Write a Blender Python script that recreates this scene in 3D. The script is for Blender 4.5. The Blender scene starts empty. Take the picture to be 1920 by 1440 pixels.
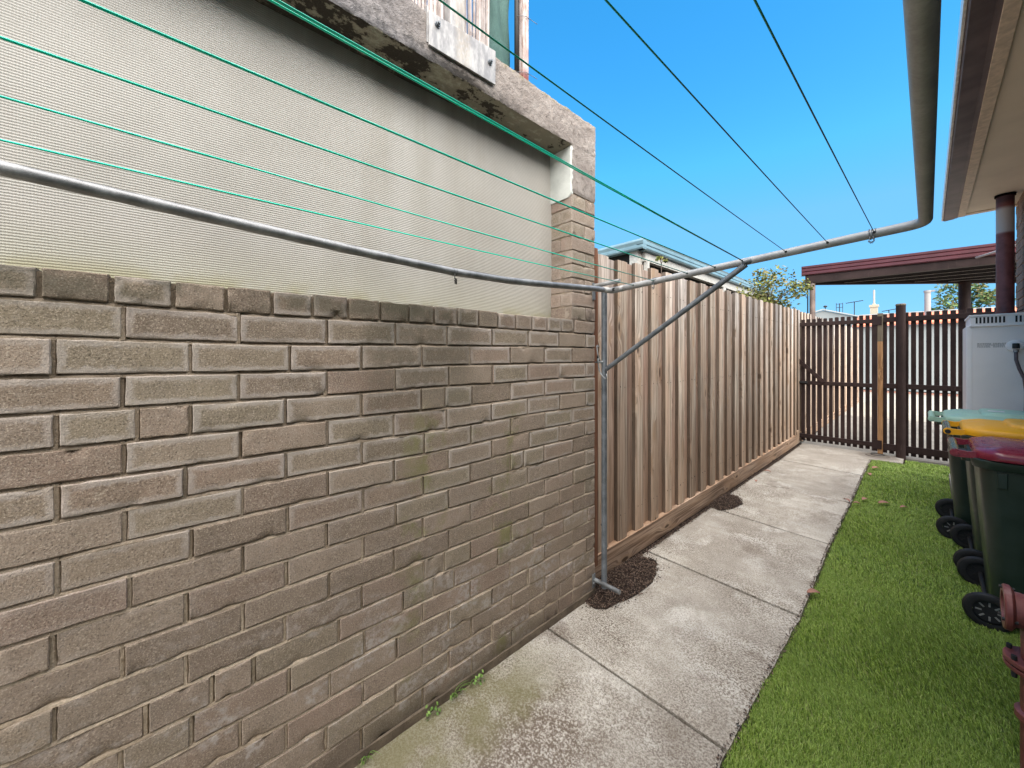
import bpy, bmesh, math, random
from mathutils import Vector, Matrix, noise as mnoise
R = math.radians
random.seed(7)
scene = bpy.context.scene
col = scene.collection

# ------------------------------------------------------------------ camera
cam_d = bpy.data.cameras.new('camera'); cam = bpy.data.objects.new('camera', cam_d); col.objects.link(cam)
cam_d.sensor_width = 36.0; cam_d.lens = 36.0*690/1920; cam_d.shift_y = -53/1920
cam_d.clip_start = 0.02; cam_d.clip_end = 2000
cam.location = (1.34, 0, 1.44); cam.rotation_euler = (R(90), 0, R(48.5))
scene.camera = cam
# ------------------------------------------------------------------ light
SUN_EL, SUN_AZ = 50.0, 120.0          # azimuth from +Y towards +X
w = bpy.data.worlds.new('World'); scene.world = w; w.use_nodes = True
nt = w.node_tree; nt.nodes.clear()
sky = nt.nodes.new('ShaderNodeTexSky'); sky.sky_type = 'NISHITA'; sky.sun_disc = False
sky.sun_elevation = R(SUN_EL); sky.sun_rotation = R(SUN_AZ)
sky.air_density = 1.0; sky.dust_density = 0.3; sky.ozone_density = 2.0
hs = nt.nodes.new('ShaderNodeHueSaturation'); hs.inputs['Saturation'].default_value = 1.5; hs.inputs['Value'].default_value = 1.0
hs.inputs['Hue'].default_value = 0.491
bg = nt.nodes.new('ShaderNodeBackground'); bg.inputs['Strength'].default_value = 0.145
wo = nt.nodes.new('ShaderNodeOutputWorld')
gmm = nt.nodes.new('ShaderNodeGamma'); gmm.inputs[1].default_value = 0.85
nt.links.new(sky.outputs[0], gmm.inputs[0]); nt.links.new(gmm.outputs[0], hs.inputs['Color']); tn = nt.nodes.new('ShaderNodeMix'); tn.data_type = 'RGBA'; tn.blend_type = 'MULTIPLY'; tn.inputs[0].default_value = 1.0; tn.inputs[7].default_value = (.84, .97, 1.0, 1)
nt.links.new(hs.outputs[0], tn.inputs[6]); cap = nt.nodes.new('ShaderNodeMix'); cap.data_type = 'RGBA'; cap.blend_type = 'DARKEN'; cap.inputs[0].default_value = .9; cap.inputs[7].default_value = (.46, 1.38, 2.45, 1)
nt.links.new(tn.outputs[2], cap.inputs[6]); nt.links.new(cap.outputs[2], bg.inputs[0]); nt.links.new(bg.outputs[0], wo.inputs[0])
sl = bpy.data.lights.new('sun', 'SUN'); sl.energy = 5.0; sl.angle = R(100); sl.color = (1.0, 0.905, 0.79)
so = bpy.data.objects.new('sun', sl); col.objects.link(so); so.location = (3, -3, 8)
sdir = Vector((math.cos(R(SUN_EL))*math.sin(R(SUN_AZ)), math.cos(R(SUN_EL))*math.cos(R(SUN_AZ)), math.sin(R(SUN_EL))))
so.rotation_euler = sdir.to_track_quat('Z', 'Y').to_euler()
scene.view_settings.view_transform = 'Standard'; scene.view_settings.look = 'None'
scene.view_settings.exposure = 1.6; scene.view_settings.gamma = 1.0
scene.render.engine = 'CYCLES'

# ------------------------------------------------------------------ helpers: objects
def link(o, parent=None, **kw):
    col.objects.link(o)
    if parent is not None: o.parent = parent
    for k, v in kw.items(): o[k] = v
    return o
def thing(name, label, cat, loc=(0, 0, 0), group=None, rz=0):
    o = bpy.data.objects.new(name, None); o.location = loc; o.rotation_euler = (0, 0, rz); o.empty_display_size = .1
    link(o); o['label'] = label; o['category'] = cat
    if group: o['group'] = group
    return o
class MB:
    """collects geometry in world space; build() links ONE mesh (made local to its parent)"""
    def __init__(s): s.v = []; s.f = []; s.uv = []; s.dim = []; s.has = False
    def quad(s, *p):
        n = len(s.v); s.v += [tuple(q) for q in p]; s.f.append(tuple(range(n, n+len(p))))
    def box(s, x0, x1, y0, y1, z0, z1):
        n = len(s.v)
        s.v += [(x0,y0,z0),(x1,y0,z0),(x1,y1,z0),(x0,y1,z0),(x0,y0,z1),(x1,y0,z1),(x1,y1,z1),(x0,y1,z1)]
        for f in ((0,3,2,1),(4,5,6,7),(0,1,5,4),(1,2,6,5),(2,3,7,6),(3,0,4,7)): s.f.append(tuple(n+i for i in f))
    def bar(s, a, b, w, h, up=(0,0,1)):
        a = Vector(a); b = Vector(b); d = (b-a).normalized(); sd = d.cross(Vector(up)).normalized(); u = sd.cross(d).normalized()
        n = len(s.v)
        for p in (a, b):
            for i, j in ((-1,-1),(1,-1),(1,1),(-1,1)): s.v.append(tuple(p+sd*i*w/2+u*j*h/2))
        for f in ((3,2,1,0),(4,5,6,7),(0,1,5,4),(1,2,6,5),(2,3,7,6),(3,0,4,7)): s.f.append(tuple(n+i for i in f))
    def tube(s, pts, r, n=16, cap=True):
        pts = [Vector(p) for p in pts]; rs = r if isinstance(r, (list, tuple)) else [r]*len(pts)
        t0 = (pts[1]-pts[0]).normalized(); u = t0.orthogonal().normalized(); rings = []
        for i, p in enumerate(pts):
            if i == 0: t = t0
            elif i == len(pts)-1: t = (pts[i]-pts[i-1]).normalized()
            else: t = ((pts[i]-pts[i-1]).normalized()+(pts[i+1]-pts[i]).normalized()).normalized()
            u = (u-t*u.dot(t)).normalized(); v = t.cross(u); base = len(s.v); rings.append(base)
            for k in range(n):
                a = 2*math.pi*k/n; s.v.append(tuple(p+(u*math.cos(a)+v*math.sin(a))*rs[i]))
        for a, b in zip(rings, rings[1:]):
            for k in range(n): s.f.append((a+k, a+(k+1)%n, b+(k+1)%n, b+k))
        if cap:
            s.f.append(tuple(rings[0]+k for k in range(n))[::-1]); s.f.append(tuple(rings[-1]+k for k in range(n)))
    def loft(s, rings, cap0=True, cap1=True):
        base = []
        for r in rings: base.append(len(s.v)); s.v += [tuple(p) for p in r]
        n = len(rings[0])
        for a, b in zip(base, base[1:]):
            for k in range(n): s.f.append((a+k, a+(k+1)%n, b+(k+1)%n, b+k))
        if cap0: s.f.append(tuple(base[0]+k for k in range(n))[::-1])
        if cap1: s.f.append(tuple(base[-1]+k for k in range(n)))
    def build(s, name, mat, parent=None, smooth=False, bevel=0, segs=2, uv=None, recalc=False, **kw):
        me = bpy.data.meshes.new(name)
        off = Vector((0,0,0)); rz = 0
        vs = s.v
        if parent is not None:
            M = Matrix.Identity(4); p = parent; chain = []
            while p is not None: chain.append(p); p = p.parent
            for p in reversed(chain): M = M @ (Matrix.Translation(p.location) @ Matrix.Rotation(p.rotation_euler[2], 4, 'Z'))
            Mi = M.inverted(); vs = [tuple(Mi @ Vector(v)) for v in vs] if not kw.pop('local', False) else vs
        me.from_pydata(vs, [], s.f); me.update()
        if uv:
            for ln, arr in uv.items():
                l = me.uv_layers.new(name=ln)
                for lp in me.loops: l.data[lp.index].uv = arr[lp.vertex_index]
        if recalc:
            bm = bmesh.new(); bm.from_mesh(me); bmesh.ops.recalc_face_normals(bm, faces=bm.faces); bm.to_mesh(me); bm.free()
        me.materials.append(mat)
        if smooth:
            me.polygons.foreach_set('use_smooth', [True]*len(me.polygons))
            if smooth != 'all':
                try: me.set_sharp_from_angle(angle=R(38))
                except Exception: pass
        o = bpy.data.objects.new(name, me)
        link(o, parent)
        if bevel:
            m = o.modifiers.new('bevel', 'BEVEL'); m.width = bevel; m.segments = segs; m.limit_method = 'ANGLE'; m.angle_limit = R(40)
        for k, v in kw.items(): o[k] = v
        return o
def tag(o, label, cat, group=None):
    o['label'] = label; o['category'] = cat
    if group: o['group'] = group
    return o
def nz(x, y, z=0, s=1): return mnoise.noise(Vector((x*s, y*s, z*s)))

# ------------------------------------------------------------------ helpers: materials
class Mat:
    def __init__(s, name, rough=.8, spec=.3):
        s.m = bpy.data.materials.new(name); s.m.use_nodes = True; s.t = s.m.node_tree; s.t.nodes.clear()
        s.o = s.n('ShaderNodeOutputMaterial'); s.b = s.n('ShaderNodeBsdfPrincipled'); s.l(s.b.outputs[0], s.o.inputs[0])
        s.b.inputs['Roughness'].default_value = rough; s.b.inputs['Specular IOR Level'].default_value = spec
        g = s.n('ShaderNodeNewGeometry'); s.pos = g.outputs['Position']; s.rnd = g.outputs['Random Per Island']; s.nrm = g.outputs['Normal']
    def n(s, t): return s.t.nodes.new(t)
    def l(s, a, b): s.t.links.new(a, b)
    def put(s, sock, v):
        if isinstance(v, bpy.types.NodeSocket): s.l(v, sock)
        elif isinstance(v, (tuple, list)):
            sock.default_value = (*v, 1.0) if sock.type == 'RGBA' and len(v) == 3 else v
        else: sock.default_value = v
    def map(s, vec, scale=(1,1,1), loc=(0,0,0)):
        m = s.n('ShaderNodeMapping'); s.put(m.inputs[0], vec); m.inputs['Scale'].default_value = scale; m.inputs['Location'].default_value = loc; return m.outputs[0]
    def noise(s, scale, detail=4, rough=.55, vec=None, w=None, dist=0):
        n = s.n('ShaderNodeTexNoise'); n.inputs['Scale'].default_value = scale; n.inputs['Detail'].default_value = detail
        n.inputs['Roughness'].default_value = rough; n.inputs['Distortion'].default_value = dist
        if w is not None: n.noise_dimensions = '4D'; s.put(n.inputs['W'], w)
        s.put(n.inputs['Vector'], s.pos if vec is None else vec); return n.outputs[0]
    def voro(s, scale, vec=None, feat='F1', rand=1.0, out=0):
        n = s.n('ShaderNodeTexVoronoi'); n.feature = feat; n.inputs['Scale'].default_value = scale; n.inputs['Randomness'].default_value = rand
        s.put(n.inputs['Vector'], s.pos if vec is None else vec); return n.outputs[out]
    def ramp(s, f, lo, hi, a=0.0, b=1.0):
        n = s.n('ShaderNodeMapRange'); n.interpolation_type = 'SMOOTHSTEP'; s.put(n.inputs[0], f)
        for i, v in ((1, lo), (2, hi), (3, a), (4, b)): s.put(n.inputs[i], v)
        return n.outputs[0]
    def math(s, op, a, b=0.0, c=None, clamp=False):
        n = s.n('ShaderNodeMath'); n.operation = op; n.use_clamp = clamp; s.put(n.inputs[0], a); s.put(n.inputs[1], b)
        if c is not None: s.put(n.inputs[2], c)
        return n.outputs[0]
    def mul(s, *a):
        r = a[0]
        for x in a[1:]: r = s.math('MULTIPLY', r, x)
        return r
    def mix(s, f, a, b, mode='MIX'):
        n = s.n('ShaderNodeMix'); n.data_type = 'RGBA'; n.blend_type = mode
        s.put(n.inputs[0], f); s.put(n.inputs[6], a); s.put(n.inputs[7], b); return n.outputs[2]
    def sep(s, v):
        n = s.n('ShaderNodeSeparateXYZ'); s.put(n.inputs[0], v); return n.outputs
    def comb(s, x, y, z):
        n = s.n('ShaderNodeCombineXYZ'); s.put(n.inputs[0], x); s.put(n.inputs[1], y); s.put(n.inputs[2], z); return n.outputs[0]
    def uv(s, name):
        n = s.n('ShaderNodeUVMap'); n.uv_map = name; return n.outputs[0]
    def bump(s, h, dist=.002, strength=1.0):
        n = s.n('ShaderNodeBump'); n.inputs['Strength'].default_value = strength; n.inputs['Distance'].default_value = dist
        s.put(n.inputs['Height'], h); s.l(n.outputs[0], s.b.inputs['Normal']); return n
    def color(s, c): s.put(s.b.inputs['Base Color'], c); return s
    def rough(s, r): s.put(s.b.inputs['Roughness'], r); return s
    def metal(s, v): s.put(s.b.inputs['Metallic'], v); return s
    def band(s, x, c, wd, soft):   # 1 inside |x-c|<wd
        d = s.math('ABSOLUTE', s.math('SUBTRACT', x, c)); return s.ramp(d, wd, wd+soft, 1.0, 0.0)

def flat_mat(name, c, rough=.6, spec=.4, var=.15, scale=30, metal=0, bump=0, bscale=200):
    m = Mat(name, rough, spec); n = m.noise(scale, 5)
    m.color(m.mix(m.ramp(n, .3, .7), tuple(x*(1-var) for x in c), tuple(min(1, x*(1+var)) for x in c)))
    if metal: m.metal(metal)
    if bump: m.bump(m.noise(bscale, 4), bump)
    return m.m

# brick (uses UV 'loc' = metres in the brick face, 'dim' = its size)
def brick_mat(name, tint=(1,1,1), rim=1.0, stains=True):
    m = Mat(name, .92, .2); p = m.sep(m.pos); rnd = m.rnd
    lu = m.sep(m.uv('loc')); ld = m.sep(m.uv('dim'))
    ex = m.math('MINIMUM', lu[0], m.math('SUBTRACT', ld[0], lu[0])); ey = m.math('MINIMUM', lu[1], m.math('SUBTRACT', ld[1], lu[1]))
    e = m.math('MINIMUM', ex, ey)
    n1 = m.noise(9, 5); n2 = m.noise(45, 5, .65); n3 = m.noise(260, 4, .7); n4 = m.noise(700, 2)
    tint = tuple(t*q for t, q in zip(tint, (1.58, 1.52, 1.47))); c = m.mix(m.ramp(rnd, 0, 1), (.155*tint[0], .125*tint[1], .100*tint[2]), (.225*tint[0], .185*tint[1], .150*tint[2]))
    r2 = m.math('FRACT', m.mul(rnd, 17.3)); r3 = m.math('FRACT', m.mul(rnd, 41.7))
    c = m.mix(m.mul(m.ramp(r2, .45, 1), .7), c, (.175*tint[0], .155*tint[1], .112*tint[2]))        # olive bricks
    c = m.mix(m.mul(m.ramp(r3, .6, 1), .55), c, (.205*tint[0], .148*tint[1], .122*tint[2]))      # ruddier bricks
    c = m.mix(m.mul(m.ramp(n1, .35, .7), .35), c, (.125*tint[0], .108*tint[1], .086*tint[2]))
    c = m.mix(m.mul(m.ramp(n2, .45, .75), .4), c, (.27*tint[0], .235*tint[1], .2*tint[2]))
    c = m.mix(m.ramp(n3, .54, .63, 0, .85), c, (.33*tint[0], .29*tint[1], .24*tint[2]))
    c = m.mix(m.ramp(n3, .44, .33, 0, .85), c, (.055, .045, .038))
    # efflorescence: a pale border round a clean middle on most bricks
    wob = m.math('ADD', e, m.mul(m.math('SUBTRACT', n2, .5), .034))
    rimm = m.ramp(wob, .008, .019, 1, 0)
    high = m.ramp(m.math('ADD', p[2], m.mul(n1, .5)), .95, 1.35)
    rimf = m.mul(rimm, m.ramp(r2, .15, .5), m.math('ADD', .07, m.mul(high, .42)), m.ramp(n1, .25, .6, .45, 1), rim)
    c = m.mix(rimf, c, (.56, .505, .47))
    pale = m.mul(m.ramp(m.noise(4.5, 6, .68, m.map(m.pos, (1,1,1.6), (3,1,2))), .50, .60), m.ramp(n2, .38, .58), rim, .5)
    low = m.ramp(p[2], .80, .30); c = m.mix(m.mul(m.ramp(p[2], 1.15, .75), m.ramp(p[1], 1.3, .7), .18), c, (.18, .14, .118))
    c = m.mix(m.mul(pale, m.math('ADD', .12, low)), c, (.50, .465, .445))
    if stains:
        wz = m.noise(3.0, 4, .6)
        st = m.mul(m.band(m.math('ADD', p[1], m.mul(m.math('SUBTRACT', m.noise(3.0, 4, .6, m.map(m.pos, (1,1,.25))), .5), .45)), .74, .13, .20), m.ramp(p[2], .8, 1.5), m.ramp(n2, .25, .6, .45, 1))
        c = m.mix(m.mul(st, .55), c, (.07, .066, .045))
        gm = m.mul(m.ramp(m.noise(4.2, 5, .7, m.map(m.pos, (1,1,.8), (0,.4,.2))), .54, .66), m.ramp(p[1], .5, .75), m.ramp(p[1], 1.5, 1.15), m.ramp(p[2], 1.3, 1.1))
        c = m.mix(m.mul(gm, .7), c, (.20, .20, .075))
        base = m.mul(m.ramp(p[2], .16, .02), m.ramp(n1, .3, .6, .4, 1))
        c = m.mix(m.mul(base, .6), c, (.075, .06, .045))
        red = m.mul(m.ramp(p[1], .9, 1.8), m.ramp(p[2], 1.1, .4), .45)
        c = m.mix(red, c, m.mix(.5, c, (.21, .145, .11)))
        topg = m.mul(m.ramp(p[2], 1.56, 1.60), m.ramp(n1, .4, .6), m.ramp(p[1], 1.3, .6))
        c = m.mix(m.mul(topg, .55), c, (.105, .10, .07))
    m.color(c)
    h = m.math('ADD', m.mul(n3, .5), m.math('ADD', m.mul(n4, .18), m.mul(m.noise(120, 6, .7), .8)))
    m.bump(h, .0036, 1.0)
    return m.m
M_brick = brick_mat('grey_brick')
M_brick2 = brick_mat('pillar_brick', (1.0, 1.0, 1.04), .35, False)
M_house_brick = brick_mat('house_brick', (1.0, .84, .82), .2, False)

def mortar_mat():
    m = Mat('mortar', .95, .1); p = m.sep(m.pos); n1 = m.noise(6, 4); n2 = m.noise(180, 5, .7)
    c = m.mix(m.ramp(n1, .35, .65), (.40, .32, .235), (.64, .53, .41))
    c = m.mix(m.ramp(p[2], .5, 1.15), c, m.mix(.40, c, (.13, .10, .078)))
    c = m.mix(m.ramp(n2, .35, .7), m.mix(.4, c, (.08, .065, .05)), c)
    m.color(c); m.bump(n2, .004, 1.0); return m.m
M_mortar = mortar_mat()

def concrete_wall_mat():
    m = Mat('rough_concrete', .93, .15); p = m.sep(m.pos); nn = m.sep(m.nrm)
    n1 = m.noise(5, 6, .6); n2 = m.noise(30, 6, .7); n3 = m.noise(160, 4, .7)
    c = m.mix(m.ramp(n1, .3, .7), (.27, .235, .215), (.42, .375, .345))
    c = m.mix(m.ramp(n2, .52, .7), c, (.19, .16, .145))
    c = m.mix(m.mul(m.ramp(n3, .6, .7), .6), c, (.11, .09, .08))
    # old mould along the lower lip, thickening to the left
    lip = m.ramp(m.math('ADD', p[2], m.mul(m.math('SUBTRACT', n2, .5), .10)), 2.695, 2.655, 0, 1)
    left = m.ramp(m.math('ADD', p[1], m.mul(m.math('SUBTRACT', n1, .5), .5)), 1.28, .95)
    c = m.mix(m.mul(lip, left, .93), c, (.030, .027, .024))
    gr = m.mul(m.ramp(p[1], .95, .5), .75)
    c = m.mix(gr, c, m.mix(m.ramp(n2, .4, .6), (.13, .125, .13), (.30, .285, .29)))
    yel = m.mul(m.ramp(p[2], 2.80, 2.83), m.ramp(p[1], 1.05, 1.2), m.ramp(n2, .4, .6), .5)
    c = m.mix(yel, c, (.30, .25, .10))
    # painted soffit, flaking
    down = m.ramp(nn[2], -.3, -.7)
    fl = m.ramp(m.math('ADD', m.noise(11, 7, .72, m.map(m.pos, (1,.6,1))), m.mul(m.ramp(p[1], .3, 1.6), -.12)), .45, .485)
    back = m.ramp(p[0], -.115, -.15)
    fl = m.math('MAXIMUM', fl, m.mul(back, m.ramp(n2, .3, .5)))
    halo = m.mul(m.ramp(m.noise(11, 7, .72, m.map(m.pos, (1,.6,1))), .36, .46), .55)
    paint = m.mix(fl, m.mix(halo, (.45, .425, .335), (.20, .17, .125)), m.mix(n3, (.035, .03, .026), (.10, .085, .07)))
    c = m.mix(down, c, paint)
    m.color(c); m.bump(m.math('ADD', m.mul(n3, .5), n2), .014, 1.0); return m.m
M_conc = concrete_wall_mat()

def screen_mat():
    m = Mat('woven_screen', .85, .2); p = m.sep(m.pos)
    wob = m.mul(m.noise(140, 2, .5, m.map(m.pos, (1,1,.25))), .0022)
    z = m.math('ADD', m.math('ADD', p[2], wob), m.mul(p[1], -.006))
    s1 = m.math('SINE', m.mul(z, 2*math.pi/.0074)); s2 = m.math('SINE', m.mul(p[1], 2*math.pi/.0056))
    n1 = m.noise(2.2, 5, .6); n2 = m.noise(1.0, 6, .65, m.map(m.pos, (5, 9, .8))); n3 = m.noise(300, 3, .7)
    c = m.mix(m.ramp(n1, .35, .7), (.455, .44, .41), (.54, .525, .495))
    gs = m.mul(m.band(m.math('ADD', p[1], m.mul(n1, .3)), .95, .22, .25), m.ramp(n2, .4, .62))
    c = m.mix(m.mul(gs, .26), c, (.33, .30, .235))
    c = m.mix(m.mul(m.ramp(p[2], 1.85, 1.66), .55), c, (.46, .47, .38))
    yb = m.mul(m.ramp(p[2], 1.72, 1.655), m.ramp(m.noise(8, 4), .4, .6), .6)
    c = m.mix(yb, c, (.36, .34, .18))
    dt = m.mul(m.ramp(m.math('ADD', p[2], m.mul(m.math('SUBTRACT', n2, .5), .16)), 2.53, 2.66), .5)  # dirt plus shade under the lintel, painted along the cloth's top
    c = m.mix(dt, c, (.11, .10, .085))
    c = m.mix(m.ramp(s1, .15, -.85, 0, .42), c, (.20, .18, .15))
    c = m.mix(m.mul(m.ramp(s2, .1, -.9), .10), c, (.2, .19, .16))
    c = m.mix(m.ramp(n3, .5, .72, 0, .22), c, (.23, .21, .18))
    m.color(c); m.bump(m.math('ADD', s1, m.mul(s2, .2)), .0007, .7); return m.m
M_screen = screen_mat()

def wood_mat(name, ca, cb, cc, horiz=False, warm=True, knots=True, edges=False):
    m = Mat(name, .85, .2); p = m.sep(m.pos); rnd = m.rnd
    along, across = (p[1], p[2]) if horiz else (p[2], p[1])
    off = m.mul(rnd, 37.0)
    kv = m.comb(m.math('ADD', m.mul(across, 9), off), m.mul(along, 2.7), 0.0)
    kd = m.math('ADD', m.voro(1.0, kv, rand=1.0), m.ramp(m.math('FRACT', m.mul(rnd, 5.3)), .35, .75, 0, .12))
    wv = m.math('ADD', m.mul(across, 1.0), m.mul(m.ramp(kd, .5, .0), .05))
    gv = m.comb(m.mul(wv, 1.0), m.mul(along, .022), m.mul(p[0], .5))
    g1 = m.noise(60, 5, .6, gv, off); g2 = m.noise(220, 4, .6, gv, off); g3 = m.noise(8, 3, .5, m.comb(across, m.mul(along, .25), 0.0), off)
    c = m.mix(m.ramp(g1, .38, .62), tuple(v*.70 for v in ca), tuple(v*1.15 for v in cb))
    c = m.mix(m.mul(m.ramp(g3, .4, .6), .65), c, cc)
    if warm:
        lw = m.ramp(m.math('ADD', p[2], m.mul(m.math('SUBTRACT', g3, .5), .9)), 1.25, .25)
        c = m.mix(m.mul(lw, .55), c, (.32, .21, .135))
        tp = m.mul(m.ramp(m.math('ADD', p[2], m.mul(g3, .4)), 1.5, 2.3), m.ramp(rnd, .2, .8))
        c = m.mix(m.mul(tp, .75), c, m.mix(m.ramp(g1, .4, .6), (.30, .28, .27), (.62, .59, .57)))
    tone = m.ramp(m.math('FRACT', m.mul(rnd, 7.77)), 0, 1, .80, 1.35)
    c = m.mix(1.0, c, m.comb(tone, tone, tone), 'MULTIPLY')
    c = m.mix(m.ramp(g2, .54, .66, 0, .75), c, m.mix(.75, c, (.05, .035, .025)))
    if knots:
        kn = m.ramp(kd, .15, .09, 0, 1)
        c = m.mix(m.mul(kn, .9), c, (.07, .04, .024))
        c = m.mix(m.mul(m.ramp(kd, .32, .2), m.ramp(kd, .12, .17), .5), c, (.42, .28, .18))
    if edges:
        ny = m.sep(m.nrm)[1]; edge = m.ramp(ny, -.7, -.95); c = m.mix(m.mul(edge, .8), c, (.06, .042, .03))   # shade of the board gaps painted on the near-facing sawn edges
        stk = m.ramp(m.noise(30, 4, .6, m.comb(wv, m.mul(along, .03), 0.0), off), .56, .68); c = m.mix(m.mul(stk, .45), c, (.17, .125, .095))
    m.color(c); m.bump(m.math('ADD', g1, m.mul(g2, .6)), .0022, .7); return m.m
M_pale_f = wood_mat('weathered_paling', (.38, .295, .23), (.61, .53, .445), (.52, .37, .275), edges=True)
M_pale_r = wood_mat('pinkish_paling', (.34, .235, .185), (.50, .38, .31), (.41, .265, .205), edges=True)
M_plinth = wood_mat('plinth_wood', (.20, .125, .085), (.36, .26, .19), (.30, .19, .12), True, False)
M_newwood = wood_mat('new_timber', (.42, .22, .10), (.52, .30, .15), (.46, .25, .12), knots=False, warm=False)
M_greywood = wood_mat('aged_timber', (.15, .125, .09), (.22, .18, .13), (.2, .16, .11), knots=False, warm=False)

def dark_paint_mat():
    m = Mat('dark_brown_paint', .65, .2); n1 = m.noise(4, 4); n2 = m.noise(60, 4, .6, m.map(m.pos, (1,1,.12)))
    c = m.mix(m.ramp(n1, .3, .7), (.024, .014, .013), (.042, .025, .023))
    c = m.mix(m.ramp(n2, .6, .75, 0, .5), c, (.10, .07, .06)); m.color(c); m.bump(n2, .0015, .6); return m.m
M_dark = dark_paint_mat()

def galv_mat(name, base=(.42, .44, .45), dark=(.20, .21, .22), metal=.75, rough=.48):
    m = Mat(name, rough, .5); n1 = m.noise(14, 5, .6); n2 = m.noise(160, 4, .7); v = m.voro(120, out=1)
    c = m.mix(m.ramp(n1, .3, .75), dark, base); c = m.mix(m.ramp(n2, .35, .75, 0, .35), c, m.mix(.5, dark, (.08,.08,.08)))
    m.color(c).metal(metal); m.rough(m.ramp(n1, .3, .7, rough-.08, rough+.15)); m.bump(n2, .0006, .6); return m.m
M_galv = galv_mat('galvanised_steel')
M_galv_arm = galv_mat('greenish_galvanised_steel', (.46, .465, .47), (.30, .305, .31), .25, .5)
M_galv_dark = galv_mat('dull_steel_post', (.26, .285, .31), (.13, .145, .165), .55, .5)
M_galv_bar = galv_mat('dull_galvanised_bar', (.40, .41, .425), (.19, .195, .205), .65, .5)

def plate_mat():
    m = Mat('galvanised_plate', .6, .4); n = m.noise(16, 6, .65, m.map(m.pos, (1, 2, .7))); n2 = m.noise(90, 5, .7)
    c = m.mix(m.ramp(n, .35, .7), (.22, .22, .23), (.42, .415, .41)); c = m.mix(m.ramp(n2, .6, .75, 0, .5), c, (.2, .19, .18))
    p = m.sep(m.pos); st = m.mul(m.band(p[1], .89, .02, .03), m.ramp(n2, .3, .6)); c = m.mix(m.mul(st, .4), c, (.33, .27, .19))
    m.color(c).metal(.35); return m.m
M_plate = plate_mat()

def cord_mat():
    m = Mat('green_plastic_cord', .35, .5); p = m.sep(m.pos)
    c = m.mix(m.ramp(p[1], .9, 1.7), (.01, .85, .60), (.07, .26, .21)); m.color(c); return m.m  # dark look against the sky painted in towards the far end
M_cord = cord_mat()
def cord2_mat():
    m = Mat('backlit_cord', .5, .4); p = m.sep(m.pos); c = m.mix(m.ramp(p[1], .2, .9), (.0, .45, .30), (.06, .10, .10)); m.color(c); return m.m  # far part painted dark, as a cord looks backlit by the sky
M_cord2 = cord2_mat()
M_black = flat_mat('black_rubber', (.014, .014, .015), .6, .4, .2)
M_wire = flat_mat('black_wire', (.02, .02, .02), .5)

def path_mat():
    m = Mat('path_concrete', .9, .2); p = m.sep(m.pos)
    n1 = m.noise(1.7, 6, .6); n2 = m.noise(6, 6, .65); sp = m.noise(190, 4, .75); sp2 = m.noise(105, 5, .8); sp3 = m.noise(330, 3, .7)
    c = m.mix(m.ramp(n2, .3, .7), (.43, .395, .34), (.61, .575, .515))
    msk = m.ramp(n1, .34, .62)
    sk = m.mul(m.ramp(sp2, .47, .56), m.math('ADD', .12, m.mul(msk, .85)))
    c = m.mix(sk, c, (.13, .10, .075))
    c = m.mix(m.mul(m.ramp(sp, .5, .6), .75), c, (.12, .098, .075))
    c = m.mix(m.mul(m.ramp(sp3, .56, .66), .5), c, (.66, .63, .57))
    wp = m.mul(m.ramp(m.noise(3.1, 5, .6, m.map(m.pos, (1,1,1), (5,2,0))), .55, .68), m.ramp(sp2, .62, .42), .75)
    c = m.mix(wp, c, (.64, .62, .575))
    br = m.mul(m.ramp(m.noise(2.3, 5, .65, m.map(m.pos, (1,1,1), (9,4,0))), .55, .68), m.ramp(sp, .4, .56, .3, 1))
    c = m.mix(m.mul(br, .75), c, (.12, .088, .068))
    sx = m.math('SUBTRACT', p[0], .40); sy = m.math('SUBTRACT', p[1], .93); sr = m.math('SQRT', m.math('ADD', m.mul(sx, sx), m.mul(sy, sy, .8)))
    sA = m.mul(m.ramp(m.math('ADD', sr, m.mul(m.math('SUBTRACT', n2, .5), .5)), .30, .14), m.ramp(sp2, .44, .52))
    c = m.mix(m.mul(sA, .85), c, (.12, .085, .062))
    lg = m.noise(.9, 3, .5, m.map(m.pos, (1,.8,1), (2,7,0))); c = m.mix(m.mul(m.ramp(lg, .45, .62), .38), c, (.23, .20, .17))
    wt = m.mul(m.ramp(m.noise(2.0, 6, .7, m.map(m.pos, (1.6,1,1), (11,3,0))), .54, .66), m.ramp(sp2, .60, .48), .5); c = m.mix(wt, c, (.74, .72, .67))
    # moss on the near slab beside the brick wall
    ms = m.mul(m.ramp(m.math('ADD', p[0], m.mul(m.math('SUBTRACT', n2, .5), .35)), .34, .16), m.ramp(m.math('ADD', p[1], m.mul(n1, .3)), 1.55, 1.15), m.ramp(m.noise(5, 5), .32, .55, .25, 1))
    c = m.mix(m.mul(ms, .75), c, (.17, .155, .07))
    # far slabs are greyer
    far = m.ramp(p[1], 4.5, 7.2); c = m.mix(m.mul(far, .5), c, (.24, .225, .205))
    # round damp stain near the gate
    dx = m.math('SUBTRACT', p[0], .86); dy = m.math('SUBTRACT', p[1], 7.42)
    rr = m.math('SQRT', m.math('ADD', m.mul(dx, dx), m.mul(dy, dy)))
    c = m.mix(m.ramp(m.math('ADD', rr, m.mul(n2, .1)), .3, .22, 0, .6), c, (.13, .11, .095))
    m.color(c); m.bump(m.math('ADD', m.mul(sp, .8), m.mul(sp2, .9)), .0034, 1.0); return m.m
M_path = path_mat()

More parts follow.
